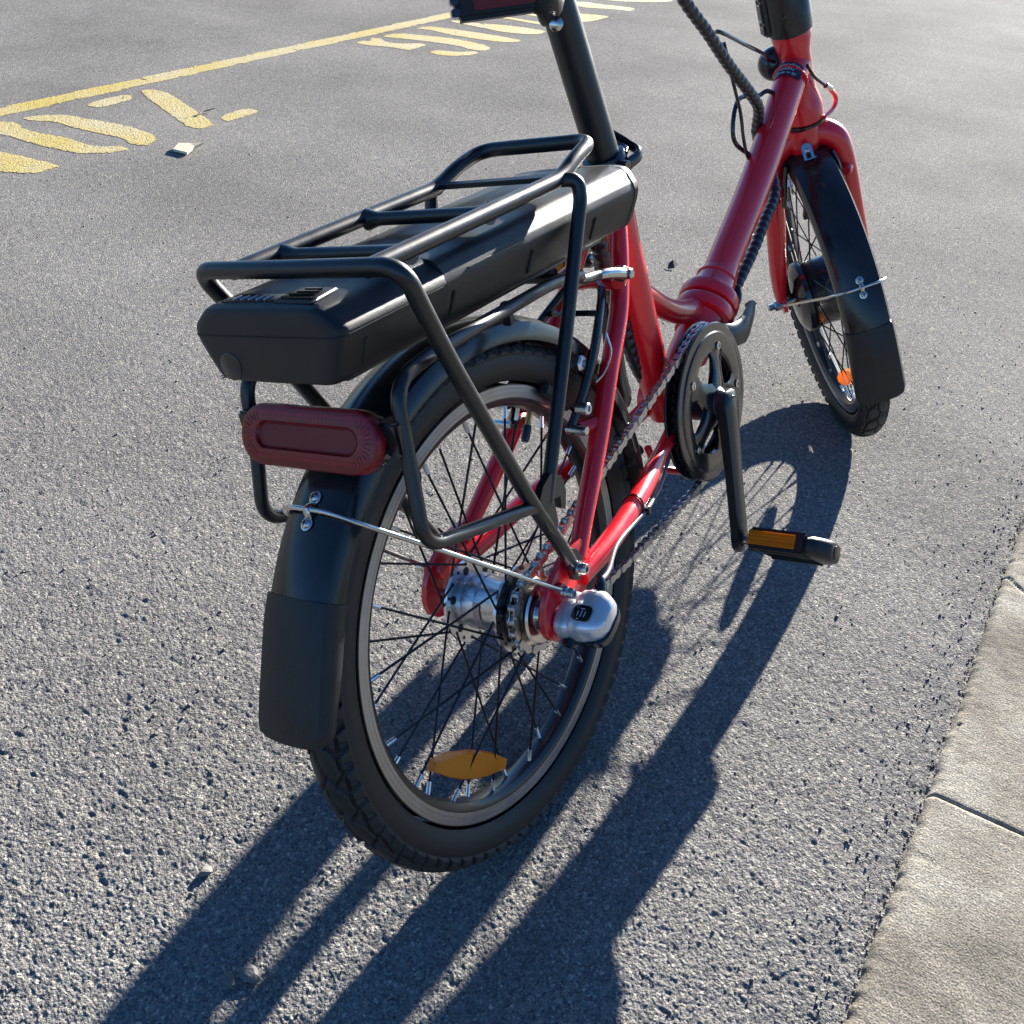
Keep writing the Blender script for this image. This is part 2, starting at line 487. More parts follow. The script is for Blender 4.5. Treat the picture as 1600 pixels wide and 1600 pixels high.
# numpy noise --------------------------------------------------------------
def h2(ix, iy, s=0):
    n = (ix.astype(np.int64) * 374761393 + iy.astype(np.int64) * 668265263 + s * 1274126177) & 0xFFFFFFFF
    n = ((n ^ (n >> 13)) * 1274126177) & 0xFFFFFFFF
    n = (n ^ (n >> 16)) & 0xFFFFFFFF
    return n / 4294967295.0
def vnoise(x, y, s=0):
    ix = np.floor(x); iy = np.floor(y); fx = x - ix; fy = y - iy
    fx = fx * fx * (3 - 2 * fx); fy = fy * fy * (3 - 2 * fy)
    a = h2(ix, iy, s); b = h2(ix + 1, iy, s); c = h2(ix, iy + 1, s); d = h2(ix + 1, iy + 1, s)
    return (a * (1 - fx) + b * fx) * (1 - fy) + (c * (1 - fx) + d * fx) * fy
def facets(x, y, s=0):
    # broken aggregate: every cell is a tilted facet with its own height, gaps between cells
    ix = np.floor(x); iy = np.floor(y)
    d1 = np.full(x.shape, 9.); d2 = np.full(x.shape, 9.); hh = np.zeros_like(x)
    for dx in (-1, 0, 1):
        for dy in (-1, 0, 1):
            cx = ix + dx; cy = iy + dy
            px = cx + .15 + .7 * h2(cx, cy, s + 1); py = cy + .15 + .7 * h2(cx, cy, s + 2)
            ex = x - px; ey = y - py
            d = np.hypot(ex, ey) + .18 * h2(cx, cy, s + 6)
            v = h2(cx, cy, s + 3) + ex * (h2(cx, cy, s + 4) - .5) * 1.5 + ey * (h2(cx, cy, s + 5) - .5) * 1.5
            n1 = d < d1
            d2 = np.where(n1, d1, np.minimum(d2, d)); hh = np.where(n1, v, hh); d1 = np.where(n1, d, d1)
    gap = np.clip(1 - (d2 - d1) / .16, 0, 1)
    return hh - d1 * .35, gap
def ground_h(x, y):
    # relief of worn asphalt in metres
    wx = (vnoise(x / 0.007, y / 0.007, 90) - .5) * .004; wy = (vnoise(x / 0.007, y / 0.007, 91) - .5) * .004
    a, ga = facets((x + wx) / 0.0060, (y + wy) / 0.0060, 3)
    b, gb = facets((x - wy) / 0.0040, (y + wx) / 0.0040, 17)
    h = a * 0.00048 - ga * .00036 + b * 0.00060 - gb * .00036
    h = h + (vnoise(x / 0.019, y / 0.019, 5) - .5) * 0.0008 + (vnoise(x / 0.0034, y / 0.0034, 6) - .5) * .0007
    deep = np.clip((vnoise(x / 0.009 + 9, y / 0.009, 7) - .80) / .20, 0, 1)
    h = h - deep * 0.0014 + (vnoise(x / 0.3, y / 0.3, 8) - .5) * 0.0008
    return h - 0.0008
def road_h(x, y):
    R2 = (x + .688) ** 2 + (y + .32) ** 2
    return ground_h(x, y) / (1 + (R2 / 4.4) ** 2)

# ------------------------------------------------------------------ ground
KERB_A = np.array([-0.044, -0.351]); KERB_B = np.array([0.9076, -0.323])
kd = KERB_B - KERB_A; kd /= np.linalg.norm(kd); kn = np.array([kd[1], -kd[0]])   # kn points away from road
def kerb_off(x, y): return (x - KERB_A[0]) * kn[0] + (y - KERB_A[1]) * kn[1]

def grid_faces(nr, nc):
    i = np.arange(nr - 1)[:, None] * nc + np.arange(nc - 1)[None, :]
    return np.stack([i, i + 1, i + nc + 1, i + nc], -1).reshape(-1, 4)
def np_mesh(name, V, F, mat, smooth=True):
    me = bpy.data.meshes.new(name)
    me.vertices.add(len(V)); me.vertices.foreach_set('co', V.astype(np.float32).ravel())
    me.loops.add(F.size); me.loops.foreach_set('vertex_index', F.astype(np.int32).ravel())
    me.polygons.add(len(F))
    me.polygons.foreach_set('loop_start', (np.arange(len(F)) * F.shape[1]).astype(np.int32))
    me.update(calc_edges=True)
    me.materials.append(mat)
    if smooth: me.polygons.foreach_set('use_smooth', np.ones(len(F), bool))
    return me

FX, FY = -0.688, -0.32
def dense_patch():
    rs = [0.42]
    while rs[-1] < 9.0:
        r = rs[-1]
        rs.append(r + max(0.0013, 0.00205 * r * math.sqrt(r * r + .81)))
    rs = np.array(rs)
    th = np.radians(np.linspace(-17, 73, 1080))
    Rr, Tt = np.meshgrid(rs, th, indexing='ij')
    X = FX + Rr * np.cos(Tt); Y = FY + Rr * np.sin(Tt)
    H = road_h(X, Y)
    # drop below the slab
    ko = kerb_off(X, Y)
    H = H - np.clip((ko - 0.01) / 0.01, 0, 1) * 0.02
    # road dips a touch and gets coarser against the slab edge
    near = np.exp(-np.clip(-ko, 0, 9) / 0.012)
    H = H - near * 0.003 * (0.4 + vnoise(X / 0.02, Y / 0.02, 44))
    ed = np.minimum((Rr - 0.42) / 0.05, np.minimum((9.0 - Rr) / 1.2, np.minimum((Tt - th[0]) / 0.055, (th[-1] - Tt) / 0.075)))
    ed = np.clip(ed, 0, 1); ed = ed * ed * (3 - 2 * ed)
    H = H * ed - (1 - ed) * 0.0068
    V = np.stack([X, Y, H], -1).reshape(-1, 3)
    return np_mesh('asphalt_surface', V, grid_faces(*X.shape), M['asphalt'])
link('asphalt_surface', dense_patch(), None, None, kind='structure')
big = MB().add([(-60, -60, -0.0065), (160, -60, -0.0065), (160, 160, -0.0065), (-60, 160, -0.0065)], [(0, 1, 2, 3)])
big.obj('asphalt_road', M['asphalt'], kind='structure')

# concrete slabs ------------------------------------------------------------
slab_top = 0.007
kerb = link('kerb_footing', (lambda m: (m.add([(*(KERB_A + kd * a + kn * b), z) for a in (-3, 12) for b in (0.03, 1.55) for z in (-.016, -.0050)],
        [(0, 1, 3, 2), (4, 6, 7, 5), (0, 4, 5, 1), (2, 3, 7, 6), (0, 2, 6, 4), (1, 5, 7, 3)]), m.mesh('kerb_footing', M['soil'], False))[1])(MB()), None, None, kind='structure')
JT = 0.3195   # joint position along kerb from KERB_A
def slab(a0, a1, dense, first=False):
    prof = []
    # cross profile (offset into slab, height): rounded nose
    for t in np.linspace(0, 1, 9):
        an = t * PI / 2
        prof.append((0.0 + 0.010 * (1 - math.sin(an)) ** 1.0 * 0 + 0.012 * (1 - math.cos(an)), -0.012 + (slab_top + 0.012) * math.sin(an)))
    offs = list(np.linspace(0.016, 0.62, 190 if dense else 30)) + list(np.linspace(0.65, 1.5, 20))
    prof += [(o, slab_top) for o in offs]
    prof.append((1.51, -0.012))
    na = int((a1 - a0) / (0.0028 if dense else 0.02)) + 1
    av = np.linspace(a0 + 0.0016, a1 - 0.0016, na)
    O = np.array([p[0] for p in prof]); Z = np.array([p[1] for p in prof])
    A, OO = np.meshgrid(av, O, indexing='ij'); _, ZZ = np.meshgrid(av, Z, indexing='ij')
    wob = (vnoise(A / 0.07, A * 0, 61) - .5) * 0.003 + (vnoise(A / 0.010, A * 0, 62) - .5) * 0.0022
    edge = np.exp(-OO / 0.03)
    OO2 = OO + wob * edge
    X = KERB_A[0] + kd[0] * A + kn[0] * OO2; Y = KERB_A[1] + kd[1] * A + kn[1] * OO2
    rel = (vnoise(X / 0.0045, Y / 0.0045, 71) - .5) * 0.0005 + (vnoise((X + .12 * Y) / 0.0036, Y / 0.045, 72) - .5) * 0.00010 + (vnoise(X / 0.4, Y / 0.4, 73) - .5) * 0.0008
    chip = np.clip(vnoise(X / 0.018, Y / 0.018, 74) - .72, 0, 1) * 0.007 * edge
    je = np.minimum(A - a0, a1 - A)
    rnd = np.clip(1 - je / 0.004, 0, 1) ** 2 * 0.003
    H = ZZ + rel - chip - rnd
    # hairline crack
    if dense:
        ck = np.array([(0.762, -0.318), (0.757, -0.335), (0.748, -0.343), (0.741, -0.352), (0.733, -0.362), (0.728, -0.40), (0.735, -0.47), (0.729, -0.56), (0.74, -0.7)])
        dmin = np.full(X.shape, 9.)
        for p, q in zip(ck[:-1], ck[1:]):
            d = q - p; t = np.clip(((X - p[0]) * d[0] + (Y - p[1]) * d[1]) / (d @ d), 0, 1)
            dmin = np.minimum(dmin, np.hypot(X - p[0] - d[0] * t, Y - p[1] - d[1] * t))
        H = H - np.clip(1 - dmin / 0.0028, 0, 1) * 0.004
        for (px, py, pr) in ((0.4073, -0.3471, .0045), (0.0701, -0.343, .0035)):
            H = H - np.clip(1 - np.hypot(X - px, (Y - py) * 1.4) / pr, 0, 1) * 0.004
    V = np.stack([X, Y, H], -1).reshape(-1, 3)
    F = grid_faces(*X.shape)
    # end faces: duplicate rim dropped
    n = X.shape[1]
    e0 = V[:n].copy(); e0[:, 2] = -0.012; e1 = V[-n:].copy(); e1[:, 2] = -0.012
    k = len(V); V = np.vstack([V, e0, e1])
    i = np.arange(n - 1)
    F = np.vstack([F, np.stack([i, k + i, k + i + 1, i + 1], -1), np.stack([k - n + i, k - n + i + 1, k + n + i + 1, k + n + i], -1)])
    link('concrete_slab', np_mesh('concrete_slab', V, F, M['concrete']), kerb)
slab(JT - 1.2, JT, True)
slab(JT, JT + 1.2, True)
for q in range(1, 6):
    slab(JT + 1.2 * q, JT + 1.2 * (q + 1), False)

# painted line and lettering ---------------------------------------------------
def sheet(name, poly, z=0.0009, parent=None, rounds=2, **props):
    # a thin coat that follows the relief of the road
    P = np.array(poly, float)
    for _ in range(rounds):   # Chaikin
        Q = np.roll(P, -1, 0); P = np.stack([P * .8 + Q * .2, P * .2 + Q * .8], 1).reshape(-1, 2)
    x0, y0 = P.min(0) - .01; x1, y1 = P.max(0) + .01
    st = 0.005 if x1 - x0 < 2 else 0.009
    xs = np.arange(x0, x1, st); ys = np.arange(y0, y1, st)
    X, Yg = np.meshgrid(xs, ys, indexing='ij')
    jx = X + (h2(X / st, Yg / st, 5) - .5) * st * .5; jy = Yg + (h2(X / st, Yg / st, 6) - .5) * st * .5
    ex = jx + (vnoise(jx / .012, jy / .012, 3) - .5) * .004; ey = jy + (vnoise(jx / .012, jy / .012, 4) - .5) * .004
    ins = np.zeros(X.shape, bool)
    for a, b in zip(P, np.roll(P, -1, 0)):
        c = ((a[1] > ey) != (b[1] > ey)) & (ex < (b[0] - a[0]) * (ey - a[1]) / (b[1] - a[1] + 1e-12) + a[0])
        ins ^= c
    worn = vnoise(X / .011, Yg / .011, 12) * .6 + vnoise(X / .05, Yg / .05, 13) * .4
    F = grid_faces(*X.shape)
    insf = ins.ravel(); keep = insf[F].all(1) & (worn.ravel()[F[:, 0]] < .88)
    F = F[keep]
    V = np.stack([jx, jy, road_h(jx, jy) + z], -1).reshape(-1, 3)
    used = np.unique(F); remap = np.full(len(V), -1); remap[used] = np.arange(len(used))
    return link(name, np_mesh(name, V[used], remap[F], M['paint']), parent, None, **props)
line = [(-1.5 + 0.25 * i, 2.424 + 0.0345 * (-1.5 + 0.25 * i)) for i in range(44)]
sheet('painted_line', [(x, y + 0.039) for x, y in line] + [(x, y - 0.039) for x, y in reversed(line)], .0009, None, 0, kind='structure')
LET = {
'o': [[(1.163, 2.386), (1.221, 2.378), (1.257, 2.357), (1.285, 2.325), (1.3, 2.264), (1.318, 2.208), (1.332, 2.148), (1.337, 2.065), (1.315, 2.014), (1.291, 1.989), (1.24, 1.982), (1.225, 2.025), (1.236, 2.045), (1.246, 2.074), (1.232, 2.132), (1.217, 2.19), (1.212, 2.273), (1.208, 2.308), (1.171, 2.339)],
      [(1.08, 2.42), (1.11, 2.391), (1.128, 2.376), (1.135, 2.338), (1.114, 2.301), (1.121, 2.249), (1.144, 2.176), (1.147, 2.129), (1.146, 2.079), (1.162, 2.05), (1.202, 2.023), (1.205, 1.983), (1.169, 1.985), (1.13, 1.999), (1.075, 2.041), (1.069, 2.082), (1.059, 2.119), (1.049, 2.156), (1.048, 2.23), (1.04, 2.296), (1.018, 2.345)]],
'n': [[(0.80, 2.36), (0.87, 2.37), (0.902, 2.257), (0.956, 2.181), (0.965, 2.145), (0.978, 2.064), (0.988, 2.029), (0.989, 1.987), (0.954, 1.986), (0.912, 1.979), (0.883, 2.011), (0.857, 2.048), (0.798, 2.2)],
      [(0.60, 2.36), (0.67, 2.37), (0.77, 2.0), (0.70, 1.99)]],
'e': [[(0.3, 2.36), (0.52, 2.37), (0.53, 2.31), (0.31, 2.30)], [(0.46, 2.29), (0.53, 2.29), (0.56, 2.0), (0.49, 2.0)], [(0.3, 2.2), (0.44, 2.2), (0.45, 2.14), (0.3, 2.14)]],
'z': [[(1.377, 2.385), (1.474, 2.404), (1.555, 2.394), (1.53, 2.341), (1.385, 2.327)],
      [(1.59, 2.404), (1.636, 2.405), (1.653, 2.354), (1.649, 2.32), (1.52, 1.997), (1.502, 2.004), (1.458, 1.993), (1.445, 2.045), (1.466, 2.092)],
      [(1.574, 2.052), (1.665, 2.072), (1.71, 2.071), (1.724, 2.015), (1.558, 1.998)]],
'g': [[(2.656, 2.443), (2.719, 2.451), (2.724, 2.422), (2.779, 2.463), (2.812, 2.427), (2.776, 2.386), (2.788, 2.34), (2.83, 2.311), (2.871, 2.295), (2.866, 2.247), (2.753, 2.238), (2.728, 2.243), (2.716, 2.314), (2.671, 2.37), (2.656, 2.418)],
      [(2.822, 2.447), (2.902, 2.459), (2.944, 2.444), (2.98, 2.393), (3.043, 2.283), (3.065, 2.174), (3.05, 2.08), (2.996, 2.053), (2.955, 2.07), (2.944, 2.128), (2.955, 2.159), (2.936, 2.237), (2.884, 2.351), (2.859, 2.395)],
      [(2.764, 2.18), (2.825, 2.187), (2.849, 2.144), (2.882, 2.108), (2.934, 2.085), (2.932, 2.048), (2.861, 2.049), (2.8, 2.08), (2.768, 2.116)]],
'N': [[(3.063, 2.462), (3.143, 2.466), (3.181, 2.413), (3.225, 2.284), (3.259, 2.15), (3.266, 2.062), (3.19, 2.075), (3.154, 2.113), (3.114, 2.208), (3.092, 2.317), (3.094, 2.414)],
      [(3.3, 2.465), (3.358, 2.473), (3.376, 2.387), (3.466, 2.284), (3.511, 2.152), (3.503, 2.099), (3.433, 2.088), (3.373, 2.129), (3.32, 2.221), (3.321, 2.349)]],
'i': [[(3.56, 2.43), (3.61, 2.43), (3.68, 2.11), (3.62, 2.11)]],
'd': [[(3.984, 2.235), (4.041, 2.166), (4.077, 2.095), (3.906, 2.091), (3.826, 2.112), (3.771, 2.178), (3.738, 2.324), (3.721, 2.415), (3.868, 2.405)]],
'a': [[(4.152, 2.402), (4.288, 2.373), (4.304, 2.276), (4.365, 2.169), (4.365, 2.117), (4.274, 2.104), (4.244, 2.174), (4.139, 2.289)]],
'O': [[(4.412, 2.336), (4.60, 2.25), (4.805, 2.104), (4.669, 2.111), (4.46, 2.254)]],
'l': [[(4.95, 2.40), (5.02, 2.40), (5.12, 2.10), (5.04, 2.10)]],
}
lettering = None
for k, polys in LET.items():
    for pl in polys:
        if lettering is None:
            lettering = sheet('road_lettering', pl, kind='structure')
        else:
            sheet('painted_letter', pl, parent=lettering)

# ==================================================================== BICYCLE
LEAN = R_(17.0547)
WR = 0.2541
BIKE = bpy.data.objects.new('electric_bicycle', None)
BIKE.empty_display_size = 0.1
COL.objects.link(BIKE)
BIKE.location = (0, 0, 0.00109)
BIKE.rotation_euler = (-LEAN, 0, 0)
BIKE['label'] = 'red electric bicycle with black rear rack battery leaning beside the concrete slabs'
BIKE['category'] = 'bicycle'

# steering
HA = R_(72.411)
WB = 1.0322
STEER = R_(34.598)
axv = Vector((-math.cos(HA), 0, math.sin(HA)))
piv = Vector((1.0033, 0, 0.245))
K3 = Matrix.Rotation(STEER, 4, axv)
FW = Matrix.Translation(piv) @ K3 @ Matrix.Translation(Vector((WB, 0.0083, WR)) - piv)   # front wheel centre frame
ST = Matrix.Translation(piv) @ K3 @ Matrix.Translation(-piv)                              # steered parts in bike coords
RW = Matrix.Translation(Vector((0, 0, WR)))
def axp(t, off=(0, 0, 0)):
    return np.array(piv) + t * np.array(axv) + np.array(off)

# ---- wheels
def tyre_mesh():
    nt_ = 1260
    N = 78
    ts_ = np.linspace(-.0312, .0312, 75) / .0252; sw_ = np.linspace(.0330, .0610, 13) / .0252
    phs = np.concatenate([-sw_[::-1], ts_, sw_]); ns = len(phs)
    th = np.linspace(0, 2 * PI, nt_, endpoint=False)
    T, P = np.meshgrid(th, phs, indexing='ij')
    rc, rr = WR - 0.0252, 0.0252
    s = P * rr                       # arc distance from crown (m)
    a = np.abs(s); side = np.sign(s)
    u = T * N / (2 * PI) + np.where(s < 0, 0.5, 0.0)
    def groove(d, w): return np.clip(1 - np.abs(d) / w, 0, 1) ** .6
    fr = lambda q: np.abs((q + .5) % 1.0 - .5)     # distance to integer
    g = np.zeros_like(T)
    # centre zigzag
    zz = 0.0012 + 0.0022 * (0.5 + 0.5 * np.sign(np.sin(2 * PI * T * N / (2 * PI) / 2)) * np.abs(np.sin(PI * T * N / (2 * PI))) ** .5)
    g = np.maximum(g, groove(s - (zz - 0.0022) * 1.2, 0.0018) * (a < .006))
    # fish-scale cross grooves in the centre band, every second pitch
    q = u / 2 - (a / 0.0185) ** 1.4 * 0.62
    g = np.maximum(g, groove(fr(q) * 2 * (2 * PI * WR / N), 0.0044) * (a < .0195))
    q2 = u / 2 + .5 + (a / 0.0185) * 0.45
    g = np.maximum(g, groove(fr(q2) * 2 * (2 * PI * WR / N), 0.0036) * (a > .007) * (a < .0195))
    # wavy longitudinal groove
    wl = 0.0185 + 0.0012 * np.sin(2 * PI * u / 2)
    g = np.maximum(g, groove(a - wl, 0.0019))
    # shoulder blocks
    g = np.maximum(g, groove((fr(u + 0.35 * (a - .02) / .01)) * (2 * PI * WR / N), 0.0034) * (a > .0195) * (a < .0300))
    g = np.maximum(g, groove(fr(u * 1.0 + .5) * (2 * PI * WR / N), 0.0010) * .6 * (a > .0215) * (a < .0275))
    tread = np.clip((0.0305 - a) / 0.0010, 0, 1) * 0.0036
    h = tread * (1 - g) - 0.0036 + .0003
    # side wall ribs
    h = h + 0.0004 * groove(a - .0365, .0009) + 0.0005 * groove(a - .046, .0012)
    sw = np.clip((a - .030) / .025, 0, 1)
    r_ = rr + h
    yy = r_ * np.sin(P) * (1 - 0.04 * sw)
    rad = rc + r_ * np.cos(P)
    X = rad * np.cos(T); Z = rad * np.sin(T)
    V = np.stack([X, yy, Z], -1).reshape(-1, 3)
    i = np.arange(nt_)[:, None]; j = np.arange(ns - 1)[None, :]; i2 = (i + 1) % nt_
    F = np.stack([i * ns + j, i2 * ns + j, i2 * ns + j + 1, i * ns + j + 1], -1).reshape(-1, 4)
    me = np_mesh('tyre', V, F, M['tyre'])
    at = me.attributes.new('wear_groove_shade', 'FLOAT', 'POINT')
    wr = np.where(a < .0305, 1.5 * np.clip(1 - g * 1.6, 0, 1) * (.75 + .25 * vnoise(T * 60, s * 300, 3)), .45)  # dusty worn block tops, plus groove shade painted into the colour
    at.data.foreach_set('value', wr.ravel().astype(np.float32))
    return me
TYRE = tyre_mesh()

def ring_profile(prof, n=192):
    m = MB(); V = []; F = []
    k = len(prof)
    for i in range(n):
        t = 2 * PI * i / n
        for r, y in prof: V.append((r * math.cos(t), y, r * math.sin(t)))
    for i in range(n):
        i2 = (i + 1) % n
        for j in range(k):
            j2 = (j + 1) % k
            F.append((i * k + j, i2 * k + j, i2 * k + j2, i * k + j2))
    return m.add(V, F)
rim_prof = [(.2095, -.0135), (.2098, -.0122), (.2095, -.0110), (.2040, -.0100), (.2015, -.006), (.2015, .006), (.2040, .0100), (.2095, .0110), (.2098, .0122), (.2095, .0135),
            (.1965, .0128), (.1935, .0118), (.1895, .0085), (.1880, .004), (.1880, -.004), (.1895, -.0085), (.1935, -.0118), (.1965, -.0128)]
RIM = ring_profile(rim_prof).mesh('rim', M['rimblack'], angle=25)
bt = MB()
for sgn in (1, -1):
    pr = [(.2086, .01365), (.2086, .0139), (.2062, .0139), (.2060, .01355), (.2052, .01355), (.2050, .01375), (.2018, .01365), (.2016, .0133), (.2008, .0133), (.2006, .01355), (.1972, .0133), (.1972, .0125)]
    pr = [(r, y * sgn) for r, y in pr]
    m_ = ring_profile(pr); bt.add(m_.V, m_.F)
TRACK = bt.mesh('brake_track', M['rimside'], angle=20)
SPK = MB().tube([(0, 0, 0), (0, 0, 1)], 0.0012, 6).mesh('spoke', M['spoke'])
NIP = MB().lathe([(.0012, 0), (.0021, .0005), (.0021, .0125), (.0027, .014), (.0027, .0155)], (0, 0, 0), (0, 0, 1), 8).mesh('spoke_nipple', M['alu'])
def aim(p, q, scale=True):
    p = Vector(p); q = Vector(q); d = q - p
    m = d.to_track_quat('Z', 'Y').to_matrix().to_4x4()
    if scale: m = m @ Matrix.Diagonal((1, 1, d.length, 1))
    return Matrix.Translation(p) @ m

def reflector_obj(parent, ang, rad, y, length=0.118, hgt=0.0245):
    # elongated hexagonal reflector set along the spokes
    t = R_(ang); c = np.array([rad * math.cos(t), y, rad * math.sin(t)])
    ex = np.array([-math.sin(t), 0, math.cos(t)]); er = np.array([math.cos(t), 0, math.sin(t)]); ey = np.array([0, 1, 0])
    L, H = length / 2, hgt / 2
    pts = [(-L, -.45 * H), (-L, .35 * H), (-.55 * L, .8 * H), (-.2 * L, H), (.2 * L, H), (.55 * L, .8 * H), (L, .35 * H), (L, -.45 * H), (.55 * L, -.95 * H), (0, -1.12 * H), (-.55 * L, -.95 * H)]
    rings = []
    for dy, sc in ((-.006, .90), (-.0048, 1.0), (.0048, 1.0), (.006, .9)):
        rings.append([c + ex * a * (1 - (1 - sc) * .5) + er * b * sc + ey * dy for a, b in pts])
    m = MB().loft(rings)
    return m.obj('spoke_reflector', M['amber'], parent, angle=30)

def make_wheel(frame, fl_y, fl_r, ang0, cross, refl, valve=54.5):
    wh = link('wheel', RIM, BIKE, frame)
    link('tyre', TYRE, wh)
    link('brake_track', TRACK, wh)
    for k in range(36):
        a = R_(k * 10 + ang0); side = 1 if k % 2 else -1
        lead = 1 if (k // 2) % 2 else -1
        ha = a + lead * R_(cross)
        hy = side * (fl_y + (0.002 if lead > 0 else -0.001))
        hub = Vector((fl_r * math.cos(ha), hy, fl_r * math.sin(ha)))
        rim = Vector((.1885 * math.cos(a), side * .0035, .1885 * math.sin(a)))
        d = (hub - rim).normalized()
        link('spoke', SPK, wh, aim(hub, rim + d * .011))
        mm = aim(rim + d * .0125, rim - d * .003, False)
        link('spoke_nipple', NIP, wh, mm)
    reflector_obj(wh, refl[0], refl[1], refl[2])
    t = R_(valve); c = np.array([math.cos(t), 0, math.sin(t)])
    MB().tube([c * .189, c * .168], .0031, 10).obj('valve', M['brass'], wh)
    MB().lathe([(.0042, 0), (.0044, .004), (.0044, .013), (.0030, .017), (.0, .0172)], c * .1745, -c, 12).obj('valve_cap', M['gloss'], wh)
    return wh

rear = make_wheel(RW, .0285, .0385, 9.5, 48, (-126.5, .1545, -.004))
front = make_wheel(FW, .024, .052, 4.5, 38, (-110, .150, .004), 200)
front['label'] = 'front wheel turned to the left with black hub motor'

# rear hub
Y = (0, 1, 0)
MB().lathe([(.012, -.034), (.0255, -.034), (.027, -.030), (.027, -.012), (.0262, -.010), (.0262, .006), (.0275, .008), (.0275, .020), (.0245, .024), (.0245, .030), (.012, .031)], (0, 0, 0), Y, 40).obj('hub_shell', M['alu'], rear, angle=30)
for sgn in (1, -1):
    m = MB()
    n = 72
    # flange disc with spoke holes suggested by scallops and cut-outs
    ro = [.0425 + 0.0004 * math.cos(18 * 2 * PI * i / n) for i in range(n)]
    V = []; F = []
    for y in (-.0015, .0015):
        for i in range(n):
            t = 2 * PI * i / n; V.append((ro[i] * math.cos(t), y, ro[i] * math.sin(t)))
        for i in range(n):
            t = 2 * PI * i / n; V.append((.024 * math.cos(t), y, .024 * math.sin(t)))
    for i in range(n):
        j = (i + 1) % n
        F += [(i, j, 2 * n + j, 2 * n + i), (n + j, n + i, 3 * n + i, 3 * n + j)]
        F += [(i, n + i, n + j, j), (2 * n + i, 2 * n + j, 3 * n + j, 3 * n + i)]
    m.add(V, F)
    m.obj('hub_flange', M['alu'], rear, Matrix.Translation((0, sgn * .0285, 0)))
    hm = MB()
    for k in range(18):
        t = R_(20 * k + 10)
        for o in (-.0018, .0018):
            hm.lathe([(.0019, -.0001), (.0019, .0001)], (.0385 * math.cos(t), o, .0385 * math.sin(t)), Y, 8)
    for k in range(6):
        t = R_(60 * k + 33)
        for o in (-.0018, .0018):
            hm.lathe([(.0042, -.0001), (.0042, .0001)], (.0318 * math.cos(t), o, .0318 * math.sin(t)), Y, 12)
    hm.obj('flange_hole', M['dark'], rear, Matrix.Translation((0, sgn * .0285, 0)), kind='stuff')
lab = MB(); LV = []
for y_ in (-.003, .0068):
    for i in range(9):
        t = R_(150 + 40 * i / 8); LV.append((.02735 * math.cos(t), y_ + .003, .02735 * math.sin(t)))
lab.add(LV, [(i, i + 1, 10 + i, 9 + i) for i in range(8)]).obj('hub_label', simple('pink_hub_print', (.55, .36, .34), .4, .3), rear)
MB().lathe([(.030, 0), (.0315, .002), (.0315, .006), (.024, .009)], (0, -.0305, 0), (0, -1, 0), 36).obj('dust_cover', M['gloss'], rear)
# sprocket
m = MB(); nT = 18; V = []; F = []
prof = []
for i in range(nT * 4):
    ph = i % 4
    prof.append(.0338 if ph in (0,) else (.0352 if ph in (1, 3) else .0402))
n = len(prof)
for y in (-.0011, .0011):
    for i in range(n):
        t = 2 * PI * i / n + .1; V.append((prof[i] * math.cos(t), y, prof[i] * math.sin(t)))
    for i in range(n):
        t = 2 * PI * i / n + .1; V.append((.020 * math.cos(t), y, .020 * math.sin(t)))
for i in range(n):
    j = (i + 1) % n
    F += [(i, j, 2 * n + j, 2 * n + i), (n + j, n + i, 3 * n + i, 3 * n + j), (i, n + i, n + j, j), (2 * n + i, 2 * n + j, 3 * n + j, 3 * n + i)]
m.add(V, F).obj('sprocket', M['steel'], rear, Matrix.Translation((0, -.0455, 0)), angle=20)
MB().lathe([(.0150, 0), (.0215, .001), (.0215, .005), (.030, .006), (.031, .0075), (.0285, .009), (.020, .0095), (.019, .014), (.014, .015)], (0, -.0468, 0), (0, -1, 0), 40).obj('cassette_joint', M['steel'], rear, angle=25)
MB().lathe([(.0185, 0), (.0185, .004), (.012, .006)], (0, -.0615, 0), (0, -1, 0), 32).obj('hub_cap', M['gloss'], rear, angle=25)
ax_ = MB().tube([(0, -.085, 0), (0, .088, 0)], .0048, 12)
ax_.obj('axle', M['steel'], rear)
for sgn in (1, -1):
    MB().lathe([(.0085, 0), (.0088, .001), (.0088, .008), (.0075, .009)], (0, sgn * .0725, 0), (0, sgn, 0), 6).obj('axle_nut', M['steel'], rear, angle=20)
# front hub motor
MB().lathe([(.014, -.050), (.045, -.046), (.058, -.038), (.060, -.030), (.056, -.0275), (.056, .0275), (.060, .030), (.058, .038), (.045, .046), (.014, .050)], (0, 0, 0), Y, 56).obj('hub_motor', M['gloss'], front, angle=35)
for sgn in (1, -1):
    MB().lathe([(.0555, 0), (.0585, .0005), (.0585, .0025), (.0555, .003)], (0, sgn * .024, 0), (0, sgn, 0), 48).obj('hub_flange', M['dark'], front)
    MB().lathe([(.050, 0), (.050, .0006), (.034, .006), (.033, .006)], (0, sgn * .0415, 0), (0, sgn, 0), 48).obj('motor_cover', M['steel'], front, angle=30)
    MB().lathe([(.0095, 0), (.0095, .009), (.0085, .011), (.006, .011), (.006, .020), (.004, .022)], (0, sgn * .071, 0), (0, sgn, 0), 6).obj('axle_nut', M['steel'], front, angle=20)
MB().tube([(0, -.082, 0), (0, .082, 0)], .0055, 12).obj('axle', M['steel'], front)

